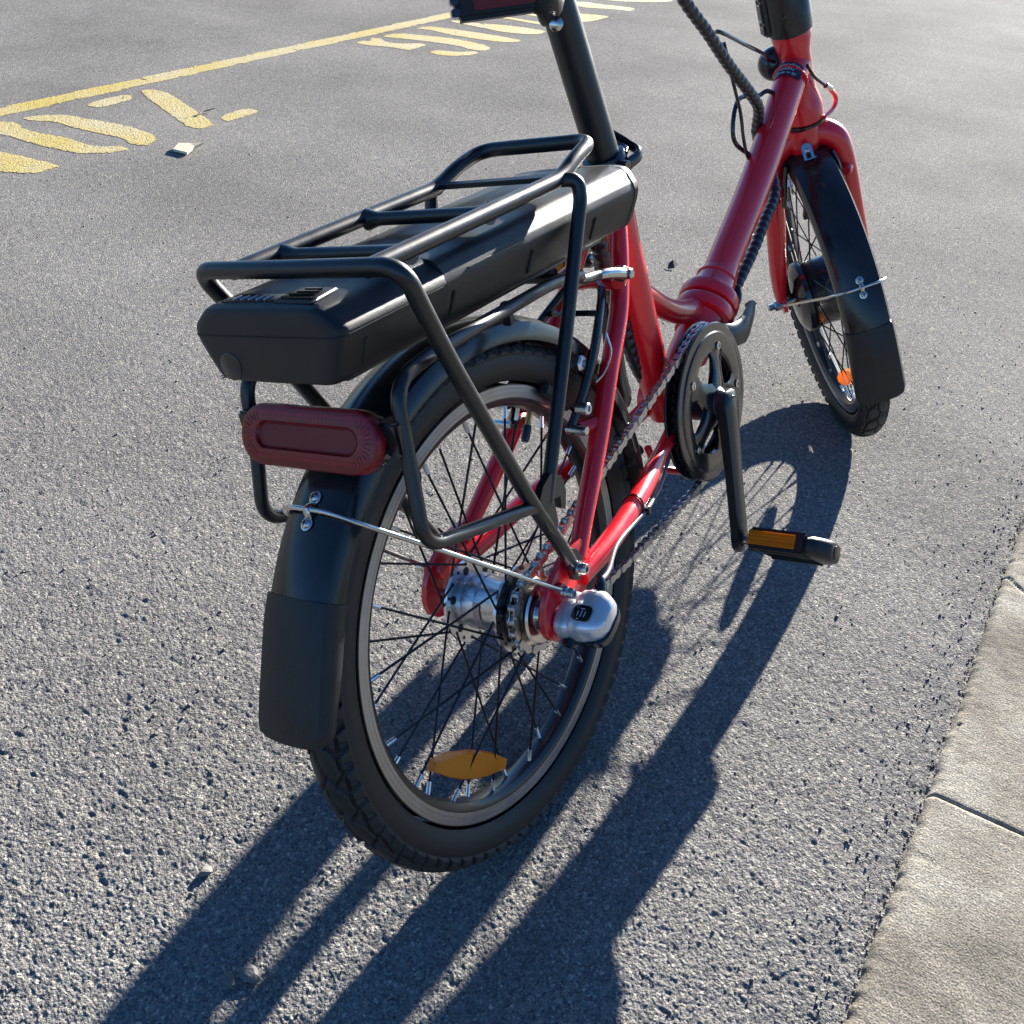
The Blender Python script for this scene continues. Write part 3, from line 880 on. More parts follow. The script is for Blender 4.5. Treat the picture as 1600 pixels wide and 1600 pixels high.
# ---- frame (bike coordinates)
fr = MB()
mt = smooth_path([(.520, 0, .382), (.60, 0, .4265), (.70, 0, .486), (.80, 0, .556), (.888, 0, .622)], 6)
fr.tube(mt, [.0235] * len(mt), 28, True, 0.92, up=(0, 0, 1))
frame = fr.obj('frame', M['red'], BIKE, angle=50)
hd = MB().lathe([(.0250, .308), (.0275, .311), (.0278, .328), (.0255, .338), (.0222, .355), (.0215, .385), (.0222, .410), (.0262, .425), (.0275, .432), (.0270, .438)], piv, axv, 40)
hd.obj('head_tube', M['red'], frame, angle=30)
st_c = smooth_path([(.3195, 0, .588), (.3250, 0, .55), (.3315, 0, .505), (.3415, 0, .4584), (.3534, 0, .3997), (.370, 0, .335), (.385, 0, .295)], 5)
MB().tube(st_c, .0195, 24).obj('seat_tube', M['red'], frame)
lt = smooth_path([(.530, 0, .389), (.49, 0, .365), (.445, 0, .338), (.405, 0, .306)], 6)
MB().tube(lt, [.0225] * len(lt), 24).obj('lower_tube', M['red'], frame)
gt = smooth_path([(.337, 0, .462), (.365, 0, .445), (.405, 0, .418), (.448, 0, .398), (.495, 0, .388), (.52, 0, .39)], 6)
MB().tube(gt, np.linspace(.0125, .0155, len(gt)), 20).obj('gusset_tube', M['red'], frame)
MB().lathe([(.019, -.036), (.0225, -.035), (.0225, .035), (.019, .036)], (.403, 0, .303), Y, 32).obj('bottom_bracket_shell', M['red'], frame, angle=30)
# weld bosses / gusset sheet between seat tube and bb
gp = [(.345, .385), (.372, .300), (.40, .290), (.43, .315), (.40, .325), (.375, .35)]
MB().prism(gp, -.010, .010).obj('gusset_plate', M['red'], frame, smooth=False)
# hinge flanges
ct = np.array([math.cos(R_(31)), 0, math.sin(R_(31))]); cu = np.array([-ct[2], 0, ct[0]]); cy = np.array([0, 1, 0])
def oval(c, a, b, r, k=40):
    return [np.array(c) + cy * a * math.cos(2 * PI * i / k) + cu * b * math.sin(2 * PI * i / k) for i in range(k)]
hc = np.array([.522, 0, .379])
for off in (-.011, .011):
    m = MB()
    rings = []
    for d, sc in ((-.0095, .88), (-.008, .97), (-.004, 1.0), (.004, 1.0), (.008, .97), (.0095, .88)):
        rings.append([hc + ct * (off + d) + cy * .0385 * sc * math.cos(2 * PI * i / 44) + cu * .0400 * sc * math.sin(2 * PI * i / 44) for i in range(44)])
    m.loft(rings).obj('hinge_flange', M['red'], frame, angle=45)
for sg, offs, nm in ((-1, -.022, 'rear'), (1, .020, 'front')):
    rings = []
    for t in np.linspace(0, 1, 8):
        w = (.030 - .008 * t ** .7); o = offs + sg * .05 * t
        cc = hc + ct * o - cu * (.006 * t if sg < 0 else 0)
        rings.append([cc + cy * w * math.cos(2 * PI * i / 32) + cu * (w + .004 * (1 - t)) * math.sin(2 * PI * i / 32) for i in range(32)])
    MB().loft(rings).obj('hinge_collar', M['red'], frame, angle=50)
lv = smooth_path([(.470, -.036, .368), (.500, -.043, .354), (.530, -.044, .350), (.558, -.040, .356), (.578, -.036, .362), (.584, -.034, .370)], 6)
MB().tube(lv, np.interp(np.linspace(0, 1, len(lv)), [0, .4, .8, 1], [.010, .018, .014, .003]), 14, True, .42, up=(.5, 0, .86)).obj('hinge_lever', M['rack'], frame)
MB().tube(smooth_path([(.535, -.02, .372), (.555, -.028, .378), (.568, -.024, .392)], 5), .005, 10).obj('hinge_latch', M['gloss'], frame)
# stays
ss = smooth_path([(.306, -.014, .560), (.280, -.024, .520), (.2511, -.033, .4736), (.2264, -.038, .448), (.1913, -.044, .4175), (.1522, -.050, .376), (.1154, -.056, .3434), (.0798, -.062, .3131), (.0500, -.068, .287)], 5)
cs = smooth_path([(.392, -.022, .303), (.340, -.030, .292), (.285, -.040, .286), (.235, -.051, .283), (.180, -.061, .279), (.115, -.067, .272), (.048, -.0685, .266)], 5)
for f in (lambda p: p, mir):
    rr_ = np.interp(np.linspace(0, 1, len(ss)), [0, .15, .8, 1], [.0085, .0098, .0098, .0085])
    MB().tube(f(ss), rr_, 18).obj('seat_stay', M['red'], frame)
    rc_ = np.interp(np.linspace(0, 1, len(cs)), [0, .3, .5, .9, 1], [.010, .0085, .0105, .011, .009])
    MB().tube(f(cs), rc_, 18).obj('chain_stay', M['red'], frame)
poly = []
for a in range(150, 345, 6):
    poly.append((.0245 * math.cos(R_(a)), WR + .0245 * math.sin(R_(a))))
poly += [(.030, .246), (.055, .256), (.066, .266), (.068, .288), (.055, .306), (.036, .306), (.020, .302), (-.010, .285), (-.020, .272)]
for sg in (1, -1):
    m = MB()
    c = np.mean(poly, 0)
    rings = []
    for y, sc in ((.0642, .93), (.0652, 1), (.0712, 1), (.0722, .93)):
        rings.append([(c[0] + (x - c[0]) * sc, sg * y, c[1] + (z - c[1]) * sc) for x, z in poly])
    m.loft(rings).obj('dropout', M['red'], frame, angle=40)
    MB().lathe([(.0055, .058), (.008, .058), (.008, .078), (.0055, .079)], (.003, 0, .2785), (0, sg, 0), 16).obj('eyelet', M['red'], frame, angle=30)
# brake bosses on the stays
for sg in (1, -1):
    MB().tube([(.160, sg * .050, .379), (.143, sg * .040, .380), (.132, sg * .036, .382)], [.010, .0085, .0075], 14).obj('brake_boss', M['red'], frame)
    MB().tube([(.268, sg * .030, .498), (.252, sg * .034, .494), (.247, sg * .036, .492)], [.010, .009, .007], 12).obj('rack_boss', M['red'], frame)
# upper bridge between stays
MB().tube(smooth_path([(.262, -.034, .486), (.256, 0, .492), (.262, .034, .486)], 6), .007, 12).obj('stay_bridge', M['red'], frame)
# foot bar below the bottom bracket
fb = fillet([(.338, .004, .268), (.352, .003, .234), (.372, -.006, .224), (.404, -.028, .206), (.430, -.036, .2025)], .012)
MB().tube(fb, .0046, 10).obj('support_bar', M['red'], frame)
MB().lathe([(.006, -.01), (.006, .01)], (.43, -.037, .203), (1, 0, 0), 10).obj('rubber_foot', M['rubber'], frame)
def weld(c, n, r, ry=None, w=.0017):
    n = np.array(n, float); n /= np.linalg.norm(n); u = np.cross(n, [0, 1, 0]); u /= np.linalg.norm(u); v = np.array([0, 1., 0])
    k = 90; ry = ry or r
    P = [np.array(c) + u * r * math.cos(2 * PI * i / k) + v * ry * math.sin(2 * PI * i / k) for i in range(k)]
    MB().tube(P, [w * (1 + .28 * math.sin(i * 2 * PI / 3)) for i in range(k)], 8, closed=True).obj('weld_bead', M['red'], frame)
weld((.8600, 0, .6010), (.80, 0, .60), .0245, .0228)
weld((.346, 0, .457), (.87, 0, -.5), .0145)
weld((.417, 0, .317), (.77, 0, .64), .0232)
weld((.482, 0, .360), (.86, 0, .51), .0238)
weld((.560, 0, .4045), (.86, 0, .51), .0248)
# sticker with small print on the main tube
def on_tube(c0, c1, rad, sy, a0, a1, l0, l1, mat, name, parent, push=.0006, n=10):
    # curved patch around tube between centre points
    c0 = np.array(c0); c1 = np.array(c1); ax = (c1 - c0) / np.linalg.norm(c1 - c0)
    up = np.array([0, 0, 1.]); a = up - ax * (up @ ax); a /= np.linalg.norm(a); b = np.cross(ax, a)
    V = []; F = []
    for l in (l0, l1):
        for i in range(n + 1):
            t = R_(a0 + (a1 - a0) * i / n)
            V.append(c0 + ax * l + (rad + push) * (math.cos(t) * a + sy * math.sin(t) * b))
    for i in range(n): F.append((i, i + 1, n + 2 + i, n + 1 + i))
    return MB().add(V, F).obj(name, mat, parent)
c0, c1 = (.80, 0, .556), (.888, 0, .622)
M['stick'] = simple('navy_sticker', (.012, .018, .035), .3)
on_tube(c0, c1, .0240, .92, -48, 62, .058, .083, M['stick'], 'info_sticker', frame)
def tube_text(txt, size, a0, l, up=.0012):
    cu_ = bpy.data.curves.new('print', 'FONT'); cu_.body = txt; cu_.size = size; cu_.align_x = 'CENTER'
    o = bpy.data.objects.new('print', cu_); COL.objects.link(o)
    dg = bpy.context.evaluated_depsgraph_get()
    me = bpy.data.meshes.new_from_object(o.evaluated_get(dg)); bpy.data.objects.remove(o)
    A0 = np.array(c0); A1 = np.array(c1); ax = (A1 - A0) / np.linalg.norm(A1 - A0)
    u = np.array([0, 0, 1.]); a = u - ax * (u @ ax); a /= np.linalg.norm(a); b = np.cross(ax, a)
    for v in me.vertices:
        x, y = v.co.x, v.co.y
        t = R_(a0) + x / .0242
        v.co = Vector(A0 + ax * (l + y) + (.0242 + up) * (math.cos(t) * a + .92 * math.sin(t) * b))
    me.materials.clear(); me.materials.append(M['tick'])
    link('sticker_print', me, frame)
tube_text('everyday', .0088, 8, .0745)
tube_text('mobility', .0074, 5, .0678)
tube_text('made to go', .0066, 7, .0612)

# ---- rack
rk = MB()
railR = fillet([(-.150, -.067, .6195), (.118, -.0665, .6225), (.150, -.064, .634), (.186, -.058, .642), (.190, 0, .6425)], [.02, .02, .028, .03][:3] + [.03], 7)
loop = fillet([(-.145, -.067, .6195), (.118, -.0665, .6225), (.150, -.0648, .6340), (.188, -.0615, .6415), (.189, .0615, .6415), (.150, .0648, .6340), (.118, .0665, .6225), (-.145, .067, .6195)], [.02, .02, .030, .030, .02, .02], 9)
rk.tube(loop, .0068, 16)
rack = rk.obj('luggage_rack', M['rack'], BIKE)
rear_hoop = fillet([(.0277, -.0765, .2911), (.010, -.0785, .325), (-.0234, -.080, .383), (-.1063, -.090, .5422), (-.149, -.1015, .6220), (-.153, 0, .6225), (-.149, .1015, .6220), (-.1063, .090, .5422), (-.0234, .080, .383), (.010, .0785, .325), (.0277, .0765, .2911)],
                   [.01, .02, .03, .019, .2, .019, .03, .02, .01], 8)
MB().tube(rear_hoop, .0068, 16).obj('rack_hoop', M['rack'], rack)
for f in (lambda p: p, mir):
    fs = fillet([(.116, -.066, .6220), (.124, -.080, .6200), (.1222, -.0815, .6046), (.0575, -.0815, .4829), (-.002, -.080, .372)], [.012, .01, .02], 7)
    MB().tube(f(fs), .0063, 14).obj('rack_strut', M['rack'], rack)
    hp = fillet([(-.012, -.080, .372), (-.0295, -.080, .380), (-.1700, -.0850, .4185), (-.1600, -.0795, .480), (-.1540, -.0770, .5400), (-.110, -.0745, .5450), (.0064, -.064, .541), (.10, -.0545, .537), (.158, -.048, .527)], [.01, .022, .03, .026, .02, .04, .02], 8)
    MB().tube(f(hp), .0058, 14).obj('light_hoop', M['rack'], rack)
    pl = [(-.022, .378), (-.010, .392), (.004, .398), (.020, .389), (.0235, .372), (.018, .357), (.0125, .361), (.013, .372), (.003, .374), (.004, .352), (-.003, .340), (-.012, .350)]
    m = MB().prism(pl, -.0855, -.0785)
    if f is mir: m = m.mirror()
    m.obj('hook_plate', M['rack'], rack, smooth=False)
    MB().tube(f(smooth_path([(.150, -.0485, .527), (.170, -.044, .520), (.190, -.041, .5165), (.203, -.042, .5145)], 5)), .0050, 14).obj('rail_end', M['rack'], rack)
    br = smooth_path([(.200, -.0418, .5150), (.213, -.0440, .5130), (.228, -.0465, .5090), (.240, -.0470, .5050)], 5)
    MB().tube(f(br), np.interp(np.linspace(0, 1, len(br)), [0, .2, 1], [.0046, .0054, .0058]), 14, True, 1.0).obj('mounting_arm', M['steel'], rack)
    sg = -1 if f is not mir else 1
    MB().lathe([(.0075, 0), (.0078, .001), (.0078, .009), (.0065, .010)], (.245, sg * .037, .5035), (0, sg, 0), 20).obj('arm_washer', M['dark'], rack, angle=25)
    MB().lathe([(.0055, 0), (.0055, .007), (.0045, .008)], (.245, sg * .047, .5035), (0, sg, 0), 6).obj('arm_bolt', M['steel'], rack, angle=25)
    MB().lathe([(.0072, 0), (.0072, .0015), (.0055, .0018), (.0055, .0075), (.0048, .009), (.0028, .009), (.0028, .005), (0.0, .005)], (.0277, sg * .0825, .2905), (0, sg, 0), 16).obj('strut_bolt', M['steel'], rack, angle=25)
    fl_ = MB()
    prp = [(.0145, .316), (.030, .310), (.0385, .297), (.036, .283), (.027, .277), (.0185, .283)]
    fl_.prism(prp, -.0815, -.0765)
    if f is mir: fl_ = fl_.mirror()
    fl_.obj('strut_eye', M['rack'], rack, smooth=False)
for x, z in ((-.092, .617), (.012, .6195)):
    yy_ = np.array([-.064, -.060, -.055, -.050, 0, .050, .055, .060, .064])
    MB().tube([(x, y_, z) for y_ in yy_], [.0095, .0084, .0066, .0058, .0058, .0058, .0066, .0084, .0095], 16).obj('cross_bar', M['rack'], rack)
MB().box((.119, 0, .6235), (.0075, .064, .0022), bev=.001).obj('front_plate', M['rack'], rack)
MB().box((.02, -.058, .535), (.004, .004, .010), bev=.001).obj('battery_tray_clip', M['rack'], rack)
MB().box((.03, 0, .5445), (.19, .040, .0022), bev=.001).obj('battery_tray', M['rack'], rack)
MB().tube([(.155, -.047, .525), (.155, .047, .525)], .005, 10).obj('tray_tie', M['rack'], rack)

# ---- battery
def bsec(x, grow=1.0, zc=.579, round_=True, lift=0.0, dz=0.0, top_r=0.0):
    half = [(0, .6075 + lift), (.040, .6072 + lift), (.0560, .6062 + lift * .9)]
    if top_r:
        half += [(.0620, .6050 + lift * .7), (.0672, .6015 + lift * .5), (.0705, .5965)]
    half += [(.0722, .5935), (.0735, .5880), (.0732, .5850), (.0720, .5800), (.0655, .5650), (.0610, .5560), (.0570, .5515 - dz), (.0500, .5500 - dz), (0, .5495 - dz)]
    full = half + [(-y, z) for y, z in reversed(half[1:-1])]
    P = np.array(full)
    for _ in range(2):
        Q = np.roll(P, -1, 0); P = np.stack([P * .82 + Q * .18, P * .18 + Q * .82], 1).reshape(-1, 2)
    return [(x, y * grow, zc + (z - zc) * grow) for y, z in P]
m = MB()
m.loft([bsec(x, g) for x, g in ((-.1925, .80), (-.1920, .88), (-.1905, .945), (-.1880, .98), (-.1850, .995), (-.181, 1.0), (-.0705, 1.0), (-.0700, .985))])
batt = m.obj('battery', M['cap'], BIKE, angle=34, label='black rear rack battery with bevelled end cap')
# extrusion
MB().loft([bsec(x, g, lift=l, top_r=1) for x, g, l in ((-.0700, .975, .0), (-.0695, .992, .0), (.12, .992, .002), (.236, .992, .003))]).obj('battery_case', M['batt'], batt, angle=28)
MB().loft([bsec(x, g, lift=l, top_r=1) for x, g, l in ((.236, .999, .003), (.243, .999, .003), (.2465, .97, .003), (.248, .92, .003))]).obj('front_end_cap', M['cap'], batt, angle=28)
# moulding seam around the cap
seam = [(-.075, -.0737, .5862), (-.181, -.0737, .5862), (-.1880, -.0722, .5862), (-.1917, -.068, .5860), (-.1924, -.058, .5860), (-.1927, 0, .5858), (-.1924, .058, .5860), (-.1917, .068, .5860), (-.1880, .0722, .5862), (-.181, .0737, .5862), (-.075, .0737, .5862)]
MB().tube(seam, .0005, 6).obj('case_seam', M['soil'], batt)
for x in (-.165, -.060, .052, .160):
    for sg in (1, -1):
        MB().box((x, sg * .0672, .5690), (.0018, .0006, .0105), Matrix.Rotation(sg * R_(-24), 3, 'X'), bev=.0004).obj('side_slot', M['soil'], batt)
MB().box((.0, -.0727, .5905), (.04, .0006, .0008)).obj('side_trim', M['gloss'], batt)
# key cover, LED strip and push button
MB().lathe([(.0105, 0), (.0105, .0006), (.0098, .0010), (.0, .0012)], (-.1922, .041, .5625), (-1, 0, 0), 28).obj('key_cover', M['gloss'], batt, angle=30)
MB().box((-.172, .020, .60755), (.0095, .026, .0003), bev=.0002).obj('led_panel', M['gloss'], batt)
for k in range(5):
    MB().box((-.1725, .037 - k * .0080, .6082), (.0046, .0007, .0003)).obj('level_mark', M['tick'], batt)
bp = MB(); 
bp.add([(-.184, -.010, .6075), (-.184, -.047, .6075), (-.150, -.041, .6075), (-.150, -.004, .6075), (-.183, -.0108, .6090), (-.183, -.0462, .6088), (-.151, -.0402, .6088), (-.151, -.0048, .6090)],
       [(0, 1, 5, 4), (1, 2, 6, 5), (2, 3, 7, 6), (3, 0, 4, 7), (4, 5, 6, 7)])
bp.obj('release_pad', M['cap'], batt, smooth=False)
for k in range(4):
    MB().box((-.178 + k * .0065, -.028 + k * .0005, .6100), (.0011, .0145 - .0022 * k, .0008), bev=.0003).obj('grip_ridge', M['gloss'], batt)

# ---- tail light
def stadium(L, H, n=14):
    o = []
    for i in range(n + 1):
        t = -PI / 2 + PI * i / n; o.append((L - H + H * math.cos(t), H * math.sin(t)))
    for i in range(n + 1):
        t = PI / 2 + PI * i / n; o.append((-(L - H) + H * math.cos(t), H * math.sin(t)))
    return o
fn = np.array([-.93, 0, -.36]); fn[1] = 0; fn = np.array([-math.cos(R_(22)), 0, math.sin(R_(22))])
fu = np.array([math.sin(R_(22)), 0, math.cos(R_(22))]); tc_ = np.array([-.172, 0, .5005])
def stad_ring(L, H, d): return [tc_ + cy * a + fu * b + fn * d for a, b in stadium(L, H)]
MB().loft([stad_ring(.066, .0205, -.016), stad_ring(.0690, .0228, -.012), stad_ring(.0695, .0232, -.004)]).obj('tail_light', M['gloss'], BIKE, angle=30)
tl = bpy.data.objects['tail_light']; tl['label'] = 'long oval red tail light under the battery'
MB().loft([stad_ring(.0690, .0228, -.0039), stad_ring(.0700, .0238, -.003), stad_ring(.0700, .0238, .004), stad_ring(.0690, .0228, .0065), stad_ring(.0660, .0200, .0078), stad_ring(.0525, .0108, .0078), stad_ring(.0505, .0092, .0050)]).obj('lens', M['redlens'], tl, angle=35)
MB().loft([stad_ring(.0502, .0089, .0051), stad_ring(.0495, .0083, .0057)]).obj('centre_panel', M['redlens2'], tl, angle=30)
for k in range(13):
    # moulded ribs of the light guide at both rounded ends
    a_ = R_(-78 + 13 * k)
    for sg in (1, -1):
        p0 = tc_ + fn * .0078 + cy * sg * (.0475 + .0118 * math.cos(a_)) + fu * .0118 * math.sin(a_)
        p1 = tc_ + fn * .0078 + cy * sg * (.0475 + .0180 * math.cos(a_)) + fu * .0180 * math.sin(a_)
        MB().tube([p0, p1], .00035, 5).obj('lens_rib', M['redlens'], tl)
for sg in (1, -1):
    MB().box((-.160, sg * .0725, .502), (.008, .009, .013), bev=.002).obj('light_bracket', M['gloss'], tl)

# ---- mudguards
def guard(name, frame_m, a0, a1, R0=.2715, w=.0325, n=60):
    prof = [(.2500, -w), (.2600, -w * .985), (.2665, -w * .88), (.2700, -w * .62), (R0 + .0006, -w * .30), (R0 + .0012, 0)]
    prof = prof + [(r, -y) for r, y in reversed(prof[:-1])]
    outer = [(r, y) for r, y in prof]; inner = [(r - .0016 * (1 if abs(y) < w * .8 else .2), y * (1 if abs(y) < w * .8 else .95)) for r, y in reversed(prof)]
    sec = outer + inner; rings = []
    for a in np.linspace(R_(a0), R_(a1), n):
        rings.append([(r * math.cos(a), y, r * math.sin(a)) for r, y in sec])
    return MB().loft(rings).obj(name, M['guard'], BIKE, frame_m, angle=38)
def flap(parent, a0, a1, n=30, w0=.0345, w1=.0368, flare=0.004):
    rings = []
    for t in np.linspace(0, 1, n):
        fl2 = flare * max(0, (t - .45) / .55) ** 1.5
        w = w0 + (w1 - w0) * t
        cr = max(0, (t - .90) / .10); cr = 1 - .07 * cr ** 3     # rounded lower corners
        base = [(.2490, -1.), (.2600, -1.), (.2685, -.88), (.2722, -.58), (.2738, 0)]
        o = []
        for r, y in base: o.append((r + fl2 + (.2738 - r) * .35 * t ** 2, y * w * (cr if abs(y) > .5 else 1)))
        o = o + [(r, -y) for r, y in reversed(o[:-1])]
        i_ = [(r - .0022, y * .96) for r, y in reversed(o)]
        ring = []
        for r, y in o + i_:
            a = R_(a0 + (a1 - a0) * t + .9 * (1 - (abs(y) / w) ** 3) * max(0, t - .8) * 5)
            ring.append((r * math.cos(a), y, r * math.sin(a)))
        rings.append(ring)
    return MB().loft(rings).obj('mud_flap', M['flap'], parent, None, angle=38)
rg = guard('mudguard', RW, -2, 150, n=80)
flap(rg, 148.5, 171.2, flare=.007)
fg = guard('mudguard', FW, 30, 182, n=80)
flap(fg, 180.5, 205.5)
def clip(parent, ang):
    t = R_(ang); c = np.array([math.cos(t), 0, math.sin(t)]); e = np.array([-math.sin(t), 0, math.cos(t)])
    for s in (-1, 1):
        p = c * .2742 + e * s * .0105
        MB().lathe([(.0052, 0), (.0055, .0004), (.0055, .0012), (.0040, .0016)], c * .2728 + e * s * .0105, c, 20).obj('clip_tab', M['steel'], parent, angle=30)
        MB().lathe([(.0040, 0), (.0040, .0010), (.0032, .0024), (.0015, .0030), (0, .0031)], p, c, 18).obj('screw_head', M['steel'], parent, angle=50)
        cc = p + c * .0030
        m = MB()
        m.box(cc, (.00035, .0021, .00055), np.stack([c, cy, e], 1)); m.box(cc, (.00034, .00055, .0021), np.stack([c, cy, e], 1))
        m.obj('screw_slot', M['soil'], parent)
    m = MB(); m.tube([c * .2735 - e * .006, c * .2775 - e * .003, c * .2790, c * .2775 + e * .003, c * .2735 + e * .006], .0032, 10, True, .45, up=(0, 1, 0))
    m.obj('stay_clip', M['steel'], parent)
def stay(parent, P, r=.0021):
    MB().tube(P, r, 12).obj('mudguard_stay', M['steel'], parent)
ang = 134.5
cR = np.array([math.cos(R_(ang)), 0, math.sin(R_(ang))])
sp = fillet([(.0035, -.0805, .0245), (.000, -.0795, .028), tuple(cR * .264 + np.array([0, -.039, -.002])), tuple(cR * .2768 + np.array([0, -.022, 0])), tuple(cR * .2768 + np.array([0, .022, 0])), tuple(cR * .264 + np.array([0, .039, -.002])), (.000, .0795, .028), (.0035, .0805, .0245)], [.003, .02, .018, .018, .02, .003], 6)
stay(rg, sp); clip(rg, ang)
for sg in (1, -1):
    MB().lathe([(.0058, 0), (.0058, .0015), (.0048, .002), (.0048, .007), (.004, .008), (.0024, .008), (.0024, .005), (0, .005)], (.0028, sg * .0825, .0245), (0, sg, 0), 16).obj('stay_bolt', M['steel'], rg, angle=25)
    MB().lathe([(.0058, 0), (.0058, .0035)], (.0028, sg * .0785, .0245), (0, sg, 0), 16).obj('stay_eye', M['steel'], rg, angle=25)
angf = 167.5
cF = np.array([math.cos(R_(angf)), 0, math.sin(R_(angf))])
spf = fillet([(0, -.0735, 0), (-.03, -.070, .004), tuple(cF * .250 + np.array([0, -.042, 0])), tuple(cF * .2765 + np.array([0, -.024, 0])), tuple(cF * .2765 + np.array([0, .024, 0])), tuple(cF * .250 + np.array([0, .042, 0])), (-.03, .070, .004), (0, .0735, 0)], [.01, .02, .02, .02, .02, .01], 6)
stay(fg, spf); clip(fg, angf)

# ---- fork (front wheel frame, unsteered local axes)
ct0 = np.array([-math.cos(HA), 0, math.sin(HA)])
A0 = np.array([-.0289, 0, -.0092])      # steering axis through here in local axes
def fa(t, x=0, y=0): return A0 + ct0 * t + np.array([x, y, 0])
fk = MB()
fk.lathe([(.018, .262), (.0235, .268), (.0265, .280), (.0278, .296), (.0275, .304)], A0, ct0, 36)
fork = fk.obj('fork', M['red'], BIKE, FW, angle=40)
for sg in (1, -1):
    leg = smooth_path([tuple(fa(.284, 0, sg * .006)), tuple(fa(.284, 0, sg * .026)), tuple(fa(.264, 0, sg * .0480)), tuple(fa(.220, .002, sg * .0560)), tuple(fa(.16, .004, sg * .0600)), (-.040, sg * .0665, .075), (-.012, sg * .068, .028), (0, sg * .068, .006)], 6)
    MB().tube(leg, np.interp(np.linspace(0, 1, len(leg)), [0, .2, .45, .8, 1], [.0190, .0190, .0165, .0130, .0090]), 20).obj('fork_leg', M['red'], fork)
    pl = [(-.014, -.006), (-.010, -.014), (0, -.017), (.010, -.014), (.014, -.004), (.010, .010), (0, .026), (-.014, .034), (-.020, .026), (-.012, .010)]
    MB().prism(pl, sg * .0655 - .0025, sg * .0655 + .0045).obj('fork_end', M['red'], fork, smooth=False)
    MB().tube([fa(.215, -.004, sg * .058), fa(.214, -.022, sg * .052), fa(.213, -.026, sg * .050)], [.009, .008, .006], 12).obj('brake_boss', M['red'], fork)
    arm = smooth_path([tuple(fa(.190, -.020, sg * .046)), tuple(fa(.210, -.022, sg * .043)), tuple(fa(.235, -.022, sg * .039)), tuple(fa(.252, -.020, sg * .034))], 5)
    MB().tube(arm, [.0065] * len(arm), 10, True, .6).obj('brake_arm', M['gloss'], fork)
    MB().box((-.125, sg * .019, .160), (.004, .005, .022), Matrix.Rotation(R_(-50), 3, 'Y'), bev=.001).obj('brake_pad', M['rubber'], fork)
MB().lathe([(.0275, .3040), (.0286, .3045), (.0286, .3085), (.0270, .309)], piv, axv, 36).obj('lower_seal', M['gloss'], frame)
# mudguard bracket on crown
MB().lathe([(.0032, 0), (.0032, .004), (.002, .005)], (-.1345, -.003, .262), (-.8, 0, .6), 14).obj('crown_bolt', M['steel'], fork)
bp_ = [(-.0075, -.012), (-.0075, .008), (-.0055, .012), (0, .0140), (.0055, .012), (.0075, .008), (.0075, -.012)]
m = MB(); bn = np.array([-.93, 0, .37]); bu = np.array([.37, 0, .93])
bc = np.array([-.1520, .0050, .2430])
rings = [[bc + cy * a + bu * b + bn * d for a, b in bp_] for d in (0, .0016)]
m.loft(rings)
m.box(bc - bu * .012 + bn * .006, (.0065, .0075, .0008), np.stack([bn, cy, bu], 1))
m.obj('mudguard_bracket', M['steel'], fg, smooth=False)
m = MB(); m.lathe([(.0035, 0), (.0035, .0004)], bc + bn * .0014 - bu * .003, bn, 16); m.lathe([(.0035, 0), (.0035, .0004)], bc + bn * .0014 - bu * .007, bn, 16)
m.obj('bracket_slot', M['soil'], fg)
MB().lathe([(.0030, 0), (.0030, .001), (.0016, .0024), (0, .0026)], bc + bn * .0012 + bu * .003, bn, 14).obj('screw_head', M['steel'], fg)

wire = smooth_path([(-.098, .048, .205), (-.0835, .049, .185), (-.0734, .052, .150), (-.0500, .056, .100), (-.0250, .058, .050), (-.006, .056, .015), (0, .048, .0)], 6)
MB().tube(wire, np.interp(np.linspace(0, 1, len(wire)), [0, .15, .5, 1], [.003, .0062, .0058, .004]), 12).obj('motor_cable', M['gloss'], fork)
MB().tube([(-.090, .048, .214), (-.084, .049, .190)], .0042, 12).obj('cable_adjuster', M['steel'], fork)

# ---- steered top end
stem = MB().lathe([(.0290, .4385), (.0305, .440), (.0310, .450), (.0310, .505), (.0280, .512), (.0215, .520), (.0210, .78), (.0235, .785), (.0235, .82), (.018, .825)], piv, axv, 36).obj('stem', M['crank'], BIKE, angle=30)
for t_, dx in ((.455, -.030), (.485, -.031)):
    c_ = axp(t_, (-.018, .026, 0))
    MB().lathe([(.0060, 0), (.0060, .007), (.005, .008), (.003, .008), (.003, .005), (0, .005)], c_, (-.75, .60, -.2), 16).obj('stem_bolt', M['steel'], stem, angle=30)
MB().box(axp(.47, (-.016, .024, 0)), (.010, .010, .032), Matrix.Rotation(R_(-17.6), 3, 'Y') @ Matrix.Rotation(R_(-50), 3, 'Z'), bev=.003).obj('stem_clamp', M['crank'], stem)
hb_c = axp(.80)
K33 = np.array(K3.to_3x3())
def hbp(p): return tuple(K33 @ np.array(p) + hb_c)
hb = fillet([hbp((-.14, -.28, .05)), hbp((-.02, -.19, .05)), hbp((.02, -.06, .01)), hbp((.02, .06, .01)), hbp((-.02, .19, .05)), hbp((-.14, .28, .05))], .05, 8)
MB().tube(hb, .0115, 16).obj('handlebar', M['dark'], BIKE)
hbo = bpy.data.objects['handlebar']
for sg in (1, -1):
    MB().tube([hbp((-.145, sg * .284, .05)), hbp((-.07, sg * .228, .05))], .016, 18).obj('grip', M['rubber'], hbo)
    MB().tube(fillet([hbp((-.04, sg * .205, .05)), hbp((.0, sg * .215, .03)), hbp((-.08, sg * .30, .02))], .02), [.006] * 9, 10, True, .6).obj('brake_lever', M['gloss'], hbo)

